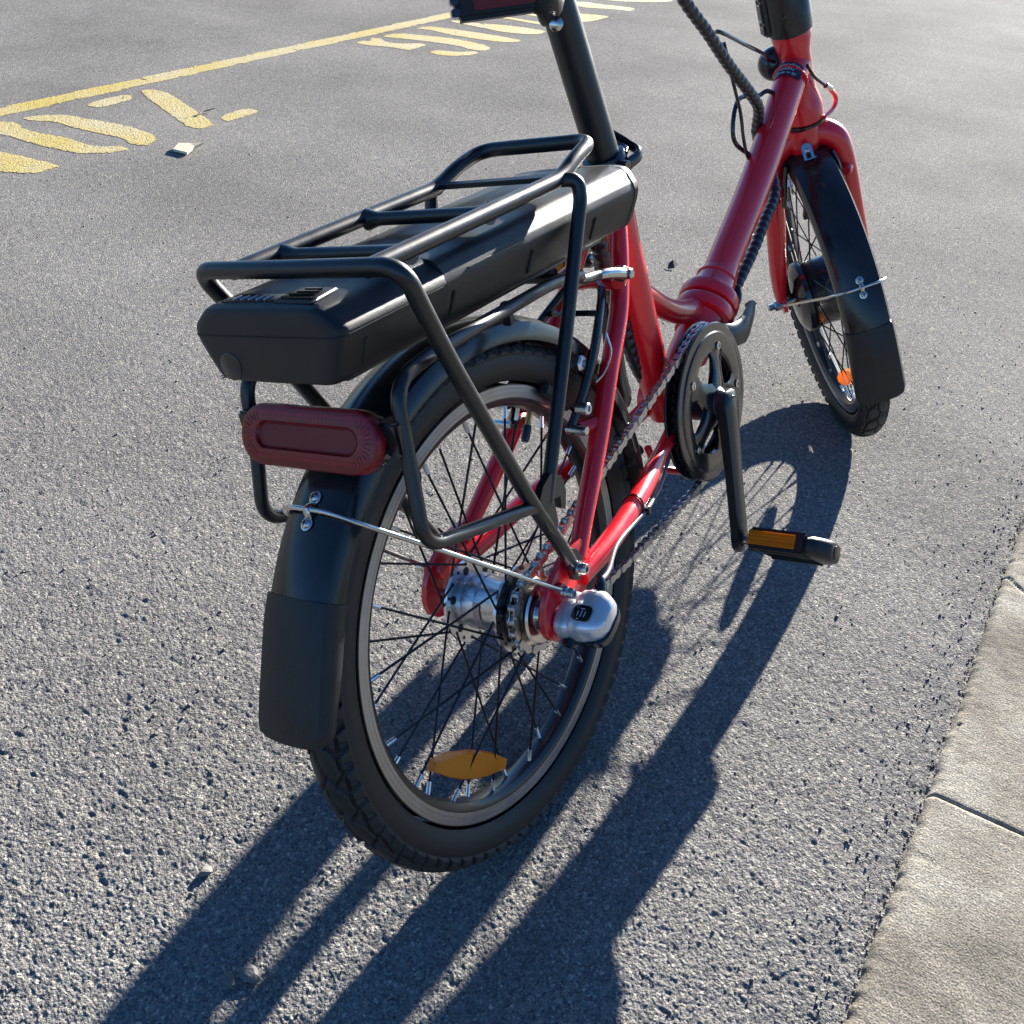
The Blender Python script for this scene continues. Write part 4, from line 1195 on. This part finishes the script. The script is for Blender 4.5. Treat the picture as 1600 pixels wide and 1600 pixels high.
# ---- seat post, clamp, saddle
pd = np.array([-.0387, 0, .1177]); pd /= np.linalg.norm(pd)
sp0 = np.array([.3130, 0, .6066])
pst = MB().tube([sp0 - pd * .02, sp0 + pd * .165], .0172, 28).obj('seat_post', M['rack'], BIKE)
MB().lathe([(.0172, .163), (.0188, .165), (.0195, .178), (.0175, .190), (.010, .200)], sp0, pd, 28).obj('post_head', M['rack'], pst, angle=30)
MB().lathe([(.0218, -.036), (.0236, -.034), (.0236, -.002), (.0220, .002), (.0178, .003)], sp0, pd, 32).obj('seat_clamp', M['gloss'], pst, angle=25)
MB().tube([sp0 + np.array([-.006, -.030, -.012]), sp0 + np.array([-.006, -.018, -.010])], [.0075, .0075], 14).obj('clamp_barrel', M['gloss'], pst)
ql = smooth_path([sp0 + np.array([.004, -.026, -.010]), sp0 + np.array([.026, -.028, -.004]), sp0 + np.array([.032, -.012, .006]), sp0 + np.array([.030, .004, .018])], 6)
MB().tube(ql, np.linspace(.0065, .004, len(ql)), 12, True, .55, up=(0, 0, 1)).obj('clamp_lever', M['gloss'], pst)
ql2 = smooth_path([sp0 + np.array([.010, -.020, .000]), sp0 + np.array([.021, -.014, .004]), sp0 + np.array([.022, .006, .010])], 6)
MB().tube(ql2, .0032, 10).obj('clamp_band', M['gloss'], pst)
# saddle
rings = []
top = sp0 + pd * .225
for t in np.linspace(0, 1, 16):
    x = -.125 + .27 * t
    w = .095 * (1 - t) ** .8 + .018 + .01 * math.sin(PI * t)
    if t < .12: w *= (.75 + .25 * math.sqrt(t / .12))
    if t > .93: w *= .8
    h = .026 + .012 * (1 - t)
    zt = .012 * (2 * t - 1) ** 2
    ring = []
    for i in range(24):
        a = 2 * PI * i / 24
        yy = w * math.copysign(abs(math.cos(a)) ** .8, math.cos(a)); zz = (h if math.sin(a) > 0 else .018) * math.copysign(abs(math.sin(a)) ** .8, math.sin(a))
        ring.append(top + np.array([x, yy, zz + zt - .25 * abs(yy) ** 1.3]))
    rings.append(ring)
sad = MB().loft(rings).obj('saddle', M['rubber'], BIKE)
for sg in (1, -1):
    rl = fillet([top + np.array([-.105, sg * .045, -.015]), top + np.array([-.06, sg * .022, -.034]), top + np.array([.05, sg * .022, -.034]), top + np.array([.12, sg * .01, -.012])], .02)
    MB().tube(rl, .0035, 10).obj('saddle_rail', M['steel'], sad)
# saddle clip reflector block: (seen at the top edge)
tb = np.array([.155, .0, .768])
ey_ = np.array([.66, -.75, -0.04]); ey_ /= np.linalg.norm(ey_)
blk = MB()
ex_ = np.array([-1., 0, 0.1]); ex_ -= ey_ * (ex_ @ ey_); ex_ /= np.linalg.norm(ex_)
ez_ = np.cross(ey_, ex_); 
if ez_[2] < 0: ez_ = -ez_
bc_ = np.array([.1865, .017, .7700])
blk.box(bc_, (.012, .037, .0165), np.stack([ex_, ey_, ez_], 1), bev=.004)
rl_ = blk.obj('rear_reflector', M['cap'], BIKE, angle=35)
MB().box(bc_ + ex_ * .0115 + ey_ * .007 + ez_ * .0020, (.0018, .0275, .0115), np.stack([ex_, ey_, ez_], 1), bev=.0008).obj('reflector_lens', M['redlens2'], rl_)
for k in range(3):
    MB().box(bc_ + ex_ * .004 - ey_ * .037 + ez_ * (-.009 + k * .010), (.008, .004, .0036), np.stack([ex_, ey_, ez_], 1), bev=.0012).obj('housing_rib', M['gloss'], rl_)
arm_ = smooth_path([bc_ + ey_ * .030, bc_ + ey_ * .045 + ez_ * -.006, (.238, -.008, .752), (.256, 0, .766)], 6)
MB().tube(arm_, np.linspace(.015, .017, len(arm_)), 14, True, .6).obj('reflector_arm', M['cap'], rl_)
MB().lathe([(.0065, 0), (.0065, .003), (.004, .005), (0, .0052)], (.226, -.018, .7395), (-.8, -.55, .1), 16).obj('arm_bolt', M['steel'], rl_)

# ---- crankset
BB = np.array([.403, 0, .303])
CA = R_(-8.56)
cd = np.array([math.sin(CA), 0, -math.cos(CA)])
cpd = np.array([cd[2], 0, -cd[0]])
def crank_arm(sg, d, parent):
    e = np.array([d[2], 0, -d[0]]); rings = []
    for t, w, th_, yo in ((-.016, .008, .004, .070), (-.013, .0125, .0065, .070), (-.004, .0158, .0085, .0705), (.006, .0160, .0085, .071), (.025, .0140, .0072, .0735), (.09, .0118, .0062, .0785), (.15, .0122, .0062, .0830), (.165, .0125, .0062, .0838), (.176, .0110, .0058, .084), (.183, .0060, .004, .084)):
        c = BB + d * t + cy * sg * yo; ring = []
        for a, b in ((-1, -.65), (-.65, -1), (.65, -1), (1, -.65), (1, .65), (.65, 1), (-.65, 1), (-1, .65)):
            ring.append(c + e * w * 1.12 * a + cy * th_ * 1.2 * b)
        rings.append(ring)
    return MB().loft(rings).obj('crank_arm', M['crank'], parent, angle=35)
# chainring first (part mesh), arms as sub-parts
def disc_ring(m, r0, r1, y0, y1, n=120, c=BB, teeth=0):
    V = []; F = []
    for y in (y0, y1):
        for i in range(n):
            t = 2 * PI * i / n
            ro = r1
            if teeth:
                ro = r1 + .0028 * math.cos(teeth * t)
            V.append(c + np.array([ro * math.cos(t), y, ro * math.sin(t)]))
        for i in range(n):
            t = 2 * PI * i / n
            V.append(c + np.array([r0 * math.cos(t), y, r0 * math.sin(t)]))
    for i in range(n):
        j = (i + 1) % n
        F += [(i, j, 2 * n + j, 2 * n + i), (n + j, n + i, 3 * n + i, 3 * n + j), (i, n + i, n + j, j), (2 * n + i, 2 * n + j, 3 * n + j, 3 * n + i)]
    m.add(V, F)
m = MB(); disc_ring(m, .066, .0885, -.0462, -.0438, 44 * 6, teeth=44)
crankset = m.obj('crankset', M['dark'], BIKE, angle=20)
def guard_ring(y, name):
    m = MB()
    m.lathe([(.060, .001), (.0615, .0025), (.078, .0035), (.082, .003), (.0835, .0015), (.0925, .0012), (.0940, .0002), (.0940, -.0010), (.0925, -.0018), (.083, -.0018), (.062, -.0018), (.060, -.0010)], BB + np.array([0, y, 0]), (0, -1, 0), 96, closed=True)
    m.obj(name, M['gloss'], crankset, angle=25)
guard_ring(-.0530, 'chain_guard')
guard_ring(-.0375, 'chain_guard')
for k in range(5):
    a = R_(-90 + 72 * k + 8.56 - 180 + 36 + 8); d = np.array([math.cos(a), 0, math.sin(a)]); e = np.array([-d[2], 0, d[0]])
    rings = []
    for t, w, th_, yo in ((.008, .019, .0045, -.0585), (.022, .0165, .0042, -.0575), (.036, .0115, .0036, -.0560), (.050, .0120, .003, -.0545), (.060, .0180, .0028, -.0532), (.070, .0240, .0022, -.0526)):
        c = BB + d * t + np.array([0, yo, 0])
        rings.append([c + e * w * p + cy * th_ * q for p, q in ((-1, -.4), (-.7, -1), (.7, -1), (1, -.4), (1, 1), (-1, 1))])
    MB().loft(rings).obj('spider_arm', M['gloss'], crankset, angle=35)
    for o in (-.0565,):
        MB().lathe([(.0048, 0), (.0048, .0012), (.0026, .0014), (.0026, .0006), (0, .0006)], BB + d * .0665 + np.array([0, o, 0]), (0, -1, 0), 14).obj('chainring_bolt', M['steel'], crankset, angle=25)
MB().lathe([(.022, .036), (.022, .040), (.020, .060), (.016, .066)], BB, (0, -1, 0), 28).obj('axle_boss', M['dark'], crankset, angle=30)
crank_arm(-1, cd, crankset); crank_arm(1, -cd, crankset)
for sg in (-1, 1):
    MB().lathe([(.0098, .0790), (.0098, .0800), (.0070, .0802), (.0070, .0775), (.0045, .0775), (.0045, .079), (0, .079)], BB, (0, sg, 0), 24).obj('crank_bolt', M['dark'], crankset, angle=25)

def pedal(sg, c, tilt):
    c = np.array(c); Rm = np.array(Matrix.Rotation(tilt, 3, 'Y'))
    def L(p): return tuple(c + Rm @ (np.array(p) * np.array([1, sg * .965, 1])))
    def bx(m, cc, h, bev=.001):
        t = MB().box((0, 0, 0), h, None, bev)
        m.add([L(np.array(v) + np.array(cc)) for v in t.V], t.F)
    m = MB()
    m.add(*(lambda t: ([L(v) for v in t.V], t.F))(MB().tube([(0, 0, 0), (0, .095, 0)], .0115, 16)))
    pd_ = m.obj('pedal', M['cap'], BIKE, angle=40)
    for s in (-1, 1):
        m = MB()
        bx(m, (s * .040, .047, 0), (.0055, .036, .0125), .003)
        m.obj('cage_bar', M['cap'], pd_)
        t = MB()
        bx(t, (s * .0462, .041, 0), (.0014, .029, .0082), .0006)
        t.obj('pedal_reflector', M['amber'], pd_)
    for yy in (.014, .083):
        m = MB(); bx(m, (0, yy, 0), (.040, .004, .0105), .002); m.obj('cage_end', M['cap'], pd_)
    for xx in (-.021, .021):
        m = MB(); bx(m, (xx, .049, 0), (.0025, .034, .008), .001); m.obj('cage_rib', M['cap'], pd_)
    # tapered outer nose
    rings = []
    for yy, w, h in ((.083, .0445, .0125), (.088, .0435, .0130), (.096, .034, .0128), (.102, .024, .0122), (.1050, .0200, .0110), (.1058, .017, .0095)):
        rings.append([L((w * math.copysign(abs(math.cos(2 * PI * i / 20)) ** .6, math.cos(2 * PI * i / 20)), yy, h * math.copysign(abs(math.sin(2 * PI * i / 20)) ** .6, math.sin(2 * PI * i / 20)))) for i in range(20)])
    MB().loft(rings).obj('pedal_nose', M['flap'], pd_, angle=40)
    m = MB(); m.add(*(lambda t: ([L(v) for v in t.V], t.F))(MB().lathe([(.0085, .1058), (.0085, .1068), (.006, .1072), (0, .1072)], (0, 0, 0), (0, 1, 0), 20)))
    m.obj('bearing_cap', M['dark'], pd_)
    m = MB(); m.add(*(lambda t: ([L(v) for v in t.V], t.F))(MB().tube([(0, -.022, 0), (0, .012, 0)], .0068, 12)))
    m.obj('pedal_axle', M['steel'], pd_)
    return pd_
pedal(-1, BB + cd * .170 + np.array([0, -.1000, 0]), R_(38))['label'] = 'black right pedal with amber reflector hanging low'
pedal(1, BB - cd * .170 + np.array([0, .1000, 0]), R_(0))

# ---- chain
r1, r2 = .0366, .0889
c1_ = np.array([0, WR]); c2_ = np.array([BB[0], BB[2]])
dv = c2_ - c1_; D = np.linalg.norm(dv); base = math.atan2(dv[1], dv[0]); al = math.asin((r2 - r1) / D)
# upper tangent normal angle = base + 90 + al ; lower = base - 90 - al
ua = base + PI / 2 + al; lo = base - PI / 2 - al
P = []
def arc(c, r, a0, a1, n):
    return [(c[0] + r * math.cos(a), c[1] + r * math.sin(a)) for a in np.linspace(a0, a1, n)]
path = arc(c2_, r2, ua, lo, 90) + [None] + arc(c1_, r1, lo + 0, ua - 2 * PI, 50)
path = [p for p in path if p is not None]
path.append(path[0])
# sag in the lower run
pts = []
for a, b in zip(path[:-1], path[1:]):
    a = np.array(a); b = np.array(b); L_ = np.linalg.norm(b - a); n = max(1, int(L_ / .002))
    for t in range(n):
        f_ = t / n; q = a + (b - a) * f_
        if L_ > .2:
            low_run = (a[1] + b[1]) / 2 < .26
            q = q + np.array([0, -(.006 if low_run else .002) * 4 * f_ * (1 - f_)])
        pts.append(q)
pts = np.array(pts); seg = np.linalg.norm(np.roll(pts, -1, 0) - pts, axis=1); cum = np.concatenate([[0], np.cumsum(seg)])
nl = int(round(cum[-1] / .0127 / 2)) * 2
closed = np.vstack([pts, pts[:1]])
J = np.array([[np.interp(cum[-1] * k / nl, cum, closed[:, d]) for d in (0, 1)] for k in range(nl)])
YC = -.0450
pins = MB()
for (x, z) in J: pins.lathe([(.0019, -.0043), (.0019, -.0028), (.0039, -.0028), (.0039, .0028), (.0019, .0028), (.0019, .0043)], (x, YC, z), Y, 8)
chain = pins.obj('chain', M['chain'], BIKE, angle=30)
def plate(y, thk, w):
    m = MB(); P_ = []
    for i in range(9):
        t = R_(90 + 180 * i / 8); P_.append((w * math.cos(t), w * math.sin(t)))
    P_.append((.0063, -w * .66))
    for i in range(9):
        t = R_(-90 + 180 * i / 8); P_.append((.0127 + w * math.cos(t), w * math.sin(t)))
    P_.append((.0063, w * .66))
    return MB().prism(P_, y - thk / 2, y + thk / 2)
def linkmesh(yo):
    m = MB()
    for s in (-1, 1):
        p = plate(s * yo, .0011, .0043); m.add(p.V, p.F)
    return m.mesh('chain_link', M['chain'], angle=25)
LM_ = [linkmesh(.0036), linkmesh(.0024)]
for k in range(nl):
    a = J[k]; b = J[(k + 1) % nl]; an = math.atan2(b[1] - a[1], b[0] - a[0])
    link('chain_link', LM_[k % 2], chain, Matrix.Translation((a[0], YC, a[1])) @ Matrix.Rotation(-an, 4, 'Y'))

# ---- shift motor unit on the right rear axle
# local frame: y' outward (-y)
def rbox(c, h, Rm, r, n=5):
    bm = bmesh.new(); bmesh.ops.create_cube(bm, size=2)
    for v in bm.verts: v.co = Vector((v.co.x * h[0], v.co.y * h[1], v.co.z * h[2]))
    bmesh.ops.bevel(bm, geom=bm.edges[:], offset=r, segments=n, affect='EDGES', profile=.5)
    bm.verts.index_update()
    V = [tuple(np.array(c) + np.array(Rm) @ np.array(v.co[:])) for v in bm.verts]; F = [tuple(v.index for v in f.verts) for f in bm.faces]
    bm.free(); return V, F
su = np.array(Matrix.Rotation(R_(-28), 3, 'Y'))

m = MB(); rings = []
for yy, w, h, dx in ((-.074, .018, .015, 0), (-.0745, .0215, .0185, 0), (-.084, .0225, .0195, .0), (-.088, .0215, .0180, .001), (-.0905, .0235, .0195, .002), (-.100, .0245, .0195, .004), (-.110, .0225, .0175, .005), (-.117, .0180, .0140, .005), (-.1205, .0110, .0085, .005)):
    ring = []
    for i in range(32):
        a = 2 * PI * i / 32; cx_ = math.copysign(abs(math.cos(a)) ** .62, math.cos(a)) * w; cz_ = math.copysign(abs(math.sin(a)) ** .62, math.sin(a)) * h
        p = su @ np.array([cx_ + dx, 0, cz_ * .86]); ring.append((.006 + p[0], yy, WR - .003 + p[2]))
    rings.append(ring)
shift = m.loft(rings).obj('gear_shift_unit', M['silver'], BIKE, angle=33)
shift['label'] = 'silver gear shift motor on the right end of the rear axle'
def sp_(x, y, z):
    p = su @ np.array([x, 0, z * .86]); return (.006 + p[0], y, WR - .003 + p[2])
m = MB(); rings = []
for dz, sc in ((-.0205, .86), (-.0190, 1.0), (-.0085, 1.05), (-.0075, 1.0)):
    ring = []
    for i in range(28):
        a = 2 * PI * i / 28
        ring.append(sp_(.003 + .0228 * sc * math.copysign(abs(math.cos(a)) ** .6, math.cos(a)), -.0985 + .0225 * sc * math.copysign(abs(math.sin(a)) ** .6, math.sin(a)), dz))
    rings.append(ring)
m.loft(rings).obj('unit_base', M['gloss'], shift, angle=40)
win = []
for i in range(24):
    a = 2 * PI * i / 24
    win.append((-.003 + .0080 * math.copysign(abs(math.cos(a)) ** .5, math.cos(a)), -.1000 + .0095 * math.copysign(abs(math.sin(a)) ** .5, math.sin(a))))
MB().loft([[sp_(x, y, z) for x, y in win] for z in (.0188, .0202)]).obj('display_window', M['gloss'], shift, angle=30)
for k, (x, y, w, h) in enumerate(((-.004, -.1035, .0030, .0004), (-.004, -.1000, .0034, .0004), (-.004, -.0965, .0026, .0004), (-.0095, -.098, .0005, .0012), (.001, -.100, .0004, .0022))):
    MB().add([sp_(x - w, y - h, .02035), sp_(x + w, y - h, .02035), sp_(x + w, y + h, .02035), sp_(x - w, y + h, .02035)], [(0, 1, 2, 3)]).obj('display_mark', M['tick'], shift)
MB().lathe([(.0070, 0), (.0072, .001), (.0072, .006), (.006, .007), (.003, .007), (.003, .0055), (0, .0055)], sp_(-.0205, -.0860, -.008), tuple(su @ np.array([-1, 0, -.25])), 20).obj('unit_screw', M['gloss'], shift, angle=30)
MB().tube([sp_(.020, -.104, .004), sp_(.034, -.100, .008), sp_(.040, -.098, .010)], [.0062, .0062, .0040], 14).obj('cable_boot', M['gloss'], shift)
cab = smooth_path([sp_(.036, -.099, .009), (.060, -.094, .272), (.100, -.082, .276), (.152, -.074, .2725), (.190, -.070, .270), (.26, -.050, .262), (.33, -.03, .27)], 6)
MB().tube(cab, .0023, 10).obj('shift_cable', simple('grey_cable_sheath', (.16, .16, .17), .3, 0, .3), BIKE)
cb2 = smooth_path([(.200, -.066, .275), (.155, -.072, .262), (.100, -.073, .225), (.066, -.067, .185), (.030, -.05, .13)], 6)
# cable tie on chain stay
tie = [np.array([.176, -.0615, .279]) + .0118 * np.array([.25 * math.sin(t), math.cos(t), math.sin(t)]) for t in np.linspace(0, 2 * PI, 25)[:-1]]
MB().tube(tie, .0012, 6, closed=True).obj('cable_tie', M['gloss'], frame)
MB().box((.182, -.074, .272), (.003, .003, .004), bev=.0008).obj('cable_clip', M['gloss'], frame)

# ---- rear brake
bk = MB()
bk.tube(smooth_path([(.123, -.034, .384), (.150, -.038, .412), (.172, -.040, .440), (.196, -.036, .462), (.228, -.026, .482), (.240, -.020, .489)], 5), .0062, 12, True, .65)
brake = bk.obj('rear_brake', M['gloss'], BIKE)
lb = bk.mirror(); lb.obj('brake_arm', M['gloss'], brake)
MB().tube(smooth_path([(.242, -.022, .490), (.252, -.004, .498), (.244, .018, .488)], 5), .0026, 8).obj('brake_noodle', M['steel'], brake)
for sg in (1, -1):
    MB().box((.128, sg * .0195, .416), (.0245, .0045, .0055), Matrix.Rotation(R_(43), 3, 'Y'), bev=.0015).obj('brake_pad', M['rubber'], brake)
    MB().lathe([(.0075, .020), (.0080, .022), (.0080, .036), (.006, .038), (.004, .038), (.004, .034), (0, .034)], (.158, 0, .440), (0, sg, 0), 18).obj('pad_bolt', M['alu'], brake, angle=30)
    MB().lathe([(.0056, .040), (.0060, .042), (.0060, .052), (.005, .053), (.003, .053), (.003, .049), (0, .049)], (.132, 0, .404), (0, sg, 0), 16).obj('spring_barrel', M['alu'], brake, angle=30)
    MB().lathe([(.0046, .032), (.0048, .034), (.0048, .052), (.004, .054), (.0, .054)], (.121, 0, .386), (0, sg, 0), 14).obj('pivot_bolt', M['steel'], brake, angle=30)
    MB().tube(smooth_path([(.196, sg * .045, .458), (.192, sg * .050, .44), (.176, sg * .049, .425), (.160, sg * .047, .42)], 5), .0010, 6).obj('return_spring', M['steel'], brake)
MB().tube(smooth_path([(.215, -.032, .472), (.208, -.012, .474), (.206, .012, .474), (.214, .032, .471)], 5), .0032, 8).obj('brake_link', M['gloss'], brake)

# ---- cables
def spiral(P, r, pitch, amp, n=10):
    P = smooth_path(P, 30); seg = np.concatenate([[0], np.cumsum(np.linalg.norm(np.diff(P, axis=0), axis=1))])
    m = int(seg[-1] / .0010); s_ = np.linspace(0, seg[-1], m)
    Q = np.stack([np.interp(s_, seg, P[:, d]) for d in range(3)], 1)
    rad = r + amp * (np.abs(((s_ / pitch) % 1) - .5) * 2) ** .5
    return Q, rad
Q, rad = spiral([(.72, .11, 1.015), (.62, .10, .985), (.53, .06, .91), (.505, .025, .835), (.522, .012, .775), (.5578, .008, .7309), (.6036, .004, .6918), (.6532, .002, .6495), (.7178, 0, .6017), (.7474, .004, .5792), (.775, .020, .545), (.785, .012, .512), (.7611, -.006, .4685), (.715, -.008, .442), (.6686, -.008, .4137), (.625, -.006, .390), (.560, .0, .352)], .0062, .0115, .0016)
# slight skew of the ridges so they read as a helix
MB().tube(Q, rad, 12).obj('cable_wrap', M['wrap'], BIKE)
Q2, rad2 = spiral([(.40, .004, .335), (.362, .008, .345), (.334, .010, .40), (.316, .010, .46), (.300, .008, .50), (.285, .004, .54)], .0085, .0115, .0016)
MB().tube(Q2, rad2, 12).obj('cable_wrap', M['wrap'], BIKE)
MB().tube(smooth_path([(.630, .004, .690), (.6408, 0, .6861), (.7081, 0, .6648), (.7824, 0.008, .6462), (.84, .022, .632), (.90, .030, .62)], 6), .0026, 8).obj('brake_cable', M['gloss'], BIKE)
MB().tube(smooth_path([(.650, .004, .675), (.672, .004, .62), (.700, .010, .585), (.709, .012, .55), (.722, .012, .522), (.75, .008, .505), (.80, .0, .50)], 6), .0024, 8).obj('brake_cable', M['gloss'], BIKE)
MB().tube(smooth_path([(.830, .004, .582), (.800, .010, .596), (.7783, .016, .5941), (.735, .020, .600), (.7109, .020, .5928), (.695, .020, .568), (.7016, .020, .546), (.7375, .016, .5241), (.77, .008, .505)], 7), .0031, 8).obj('cable_loop', M['gloss'], BIKE)
MB().tube(smooth_path([(.845, -.030, .618), (.8700, -.031, .600), (.9050, -.034, .5830)], 6), .0026, 8).obj('front_brake_cable', M['gloss'], BIKE)
MB().tube(smooth_path([(.9050, -.034, .5830), (.9200, -.036, .5760)], 4), .0040, 10).obj('cable_ferrule', M['steel'], BIKE)
MB().tube(smooth_path([(.9150, -.035, .5790), (.9400, -.036, .5620), (.9360, -.034, .5480), (.905, -.030, .5400)], 6), .0032, 8).obj('cable_noodle', M['red'], BIKE)
# headlight, mostly behind the head tube
hl = MB().lathe([(.0, -.012), (.014, -.011), (.021, -.006), (.0235, .0), (.0235, .010), (.021, .012), (.0, .010)], (0, 0, 0), (1, 0, 0), 32)
hlx = Matrix.Translation(Vector((.884, .029, .622))) @ Matrix.Rotation(STEER, 4, axv)
hl.obj('headlight', M['gloss'], BIKE, hlx)

# ---- kickstand on the far side
ks = MB().tube(fillet([(.345, .020, .262), (.345, .050, .235), (.352, .140, .050)], .02), .0075, 12)
kso = ks.obj('kickstand', M['dark'], BIKE)
MB().tube([(.3515, .137, .057), (.3525, .1448, .0455)], [.0095, .0105], 12).obj('rubber_foot', M['rubber'], kso)

# ==================================================================== small things on the ground
def rock(name, x, y, r, mat, seed, flat=.6, label=None, cat=None, **pr):
    rng = random.Random(seed)
    bm = bmesh.new(); bmesh.ops.create_icosphere(bm, subdivisions=2, radius=1)
    for v in bm.verts:
        n = 1 + .22 * math.sin(3.1 * v.co.x + seed) * math.cos(2.7 * v.co.y - seed) + rng.uniform(-.09, .09)
        v.co = Vector((v.co.x * r * n * 1.15, v.co.y * r * n * .9, v.co.z * r * n * flat))
    me = bpy.data.meshes.new(name); bm.to_mesh(me); bm.free(); me.materials.append(mat)
    o = link(name, me, None, Matrix.Translation((x, y, r * flat * .55)) @ Matrix.Rotation(seed, 4, 'Z'))
    if label: o['label'] = label; o['category'] = cat
    for k, v in pr.items(): o[k] = v
    return o
rock('pebble', -.260, .219, .0058, M['stone'], 3, .6, 'pale pebble lying alone left of the wheel shadow', 'pebble')
rock('pebble', -.314, .109, .0085, M['gravel'], 5, .5, 'large grey pebble in the sunlit strip below the rear wheel', 'pebble')
rock('pebble', -.328, .121, .0070, M['gravel'], 7, .5, 'grey pebble in shadow next to the larger sunlit one', 'pebble')
tp = [(1.262, 1.897), (1.300, 1.918), (1.320, 1.896), (1.340, 1.866), (1.308, 1.868), (1.268, 1.852)]
m = MB(); zs = [.003, .006, .007, .012, .006, .003]
m.loft([[(x, y, z) for (x, y), z in zip(tp, zs)], [(x + .001, y, z + .006) for (x, y), z in zip(tp, zs)]])
m.obj('board_scrap', M['tile'], smooth=False, label='broken beige board scrap lying beside the yellow lettering', category='scrap')
m = MB()
lp = [(0, 0, .002), (.020, .008, .006), (.034, .004, .012), (.028, -.010, .008), (.010, -.012, .004)]
m.add([(1.478 + x, .560 + y, z) for x, y, z in lp] + [(1.478 + x, .560 + y, z - .0012) for x, y, z in lp], [(0, 1, 2, 3, 4), (9, 8, 7, 6, 5)] + [(i, (i + 1) % 5, 5 + (i + 1) % 5, 5 + i) for i in range(5)])
m.obj('dry_leaf', M['leaf'], smooth=False, label='small dark curled leaf on the road right of the seat tube', category='leaf')
m = MB().tube([(1.545, 2.095, .006), (1.567, 2.108, .008), (1.590, 2.109, .006), (1.612, 2.102, .009)], [.0014, .003, .0022, .001], 8)
m.obj('twig', M['leaf'], label='short dark twig on the slanted yellow letter stroke', category='twig')
m = MB(); 
for sx, sy, sr in ((1.444, 2.50, .005),):
    m.tube([(1.12, 2.62, .004), (1.15, 2.66, .007), (1.18, 2.67, .005)], [.002, .005, .002], 8)
m.obj('dry_leaf', M['leaf'], label='tiny dark leaf beyond the yellow line at the left', category='leaf')

# loose grit, thickest along the slab edge
def grit():
    rng = np.random.default_rng(4)
    base = np.array([(1, 0, 0), (-1, 0, 0), (0, 1, 0), (0, -1, 0), (0, 0, 1), (0, 0, -1)], float)
    tri = np.array([(0, 2, 4), (2, 1, 4), (1, 3, 4), (3, 0, 4), (2, 0, 5), (1, 2, 5), (3, 1, 5), (0, 3, 5)])
    Pn = []
    n = 2600
    a = rng.uniform(-.4, 3.2, n); o = -np.abs(rng.exponential(.022, n)) + .004
    for aa, oo in zip(a, o):
        p = KERB_A + kd * aa + kn * oo; Pn.append((p[0], p[1], rng.uniform(.0010, .0026)))
    n = 4200
    r = .5 + 2.6 * rng.uniform(0, 1, n) ** .8; t = np.radians(rng.uniform(-14, 68, n))
    for rr, tt in zip(r, t):
        x = FX + rr * math.cos(tt); y = FY + rr * math.sin(tt)
        if kerb_off(x, y) < -.01: Pn.append((x, y, abs(rng.normal(.0012, .0007)) + .0006))
    V = []; F = []
    for k, (x, y, s) in enumerate(Pn):
        q = base * s * rng.uniform(.6, 1.3, (6, 1)); an = rng.uniform(0, 6.28); ca, sa = math.cos(an), math.sin(an)
        q = np.stack([q[:, 0] * ca - q[:, 1] * sa, (q[:, 0] * sa + q[:, 1] * ca) * .8, q[:, 2] * .7], 1)
        V.append(q + np.array([x, y, s * .3 - (.003 if kerb_off(x, y) > -.02 else .0008)])); F.append(tri + 6 * k)
    return np_mesh('loose_grit', np.vstack(V), np.vstack(F), M['gravel'], False)
link('loose_grit', grit(), None, None, kind='stuff')
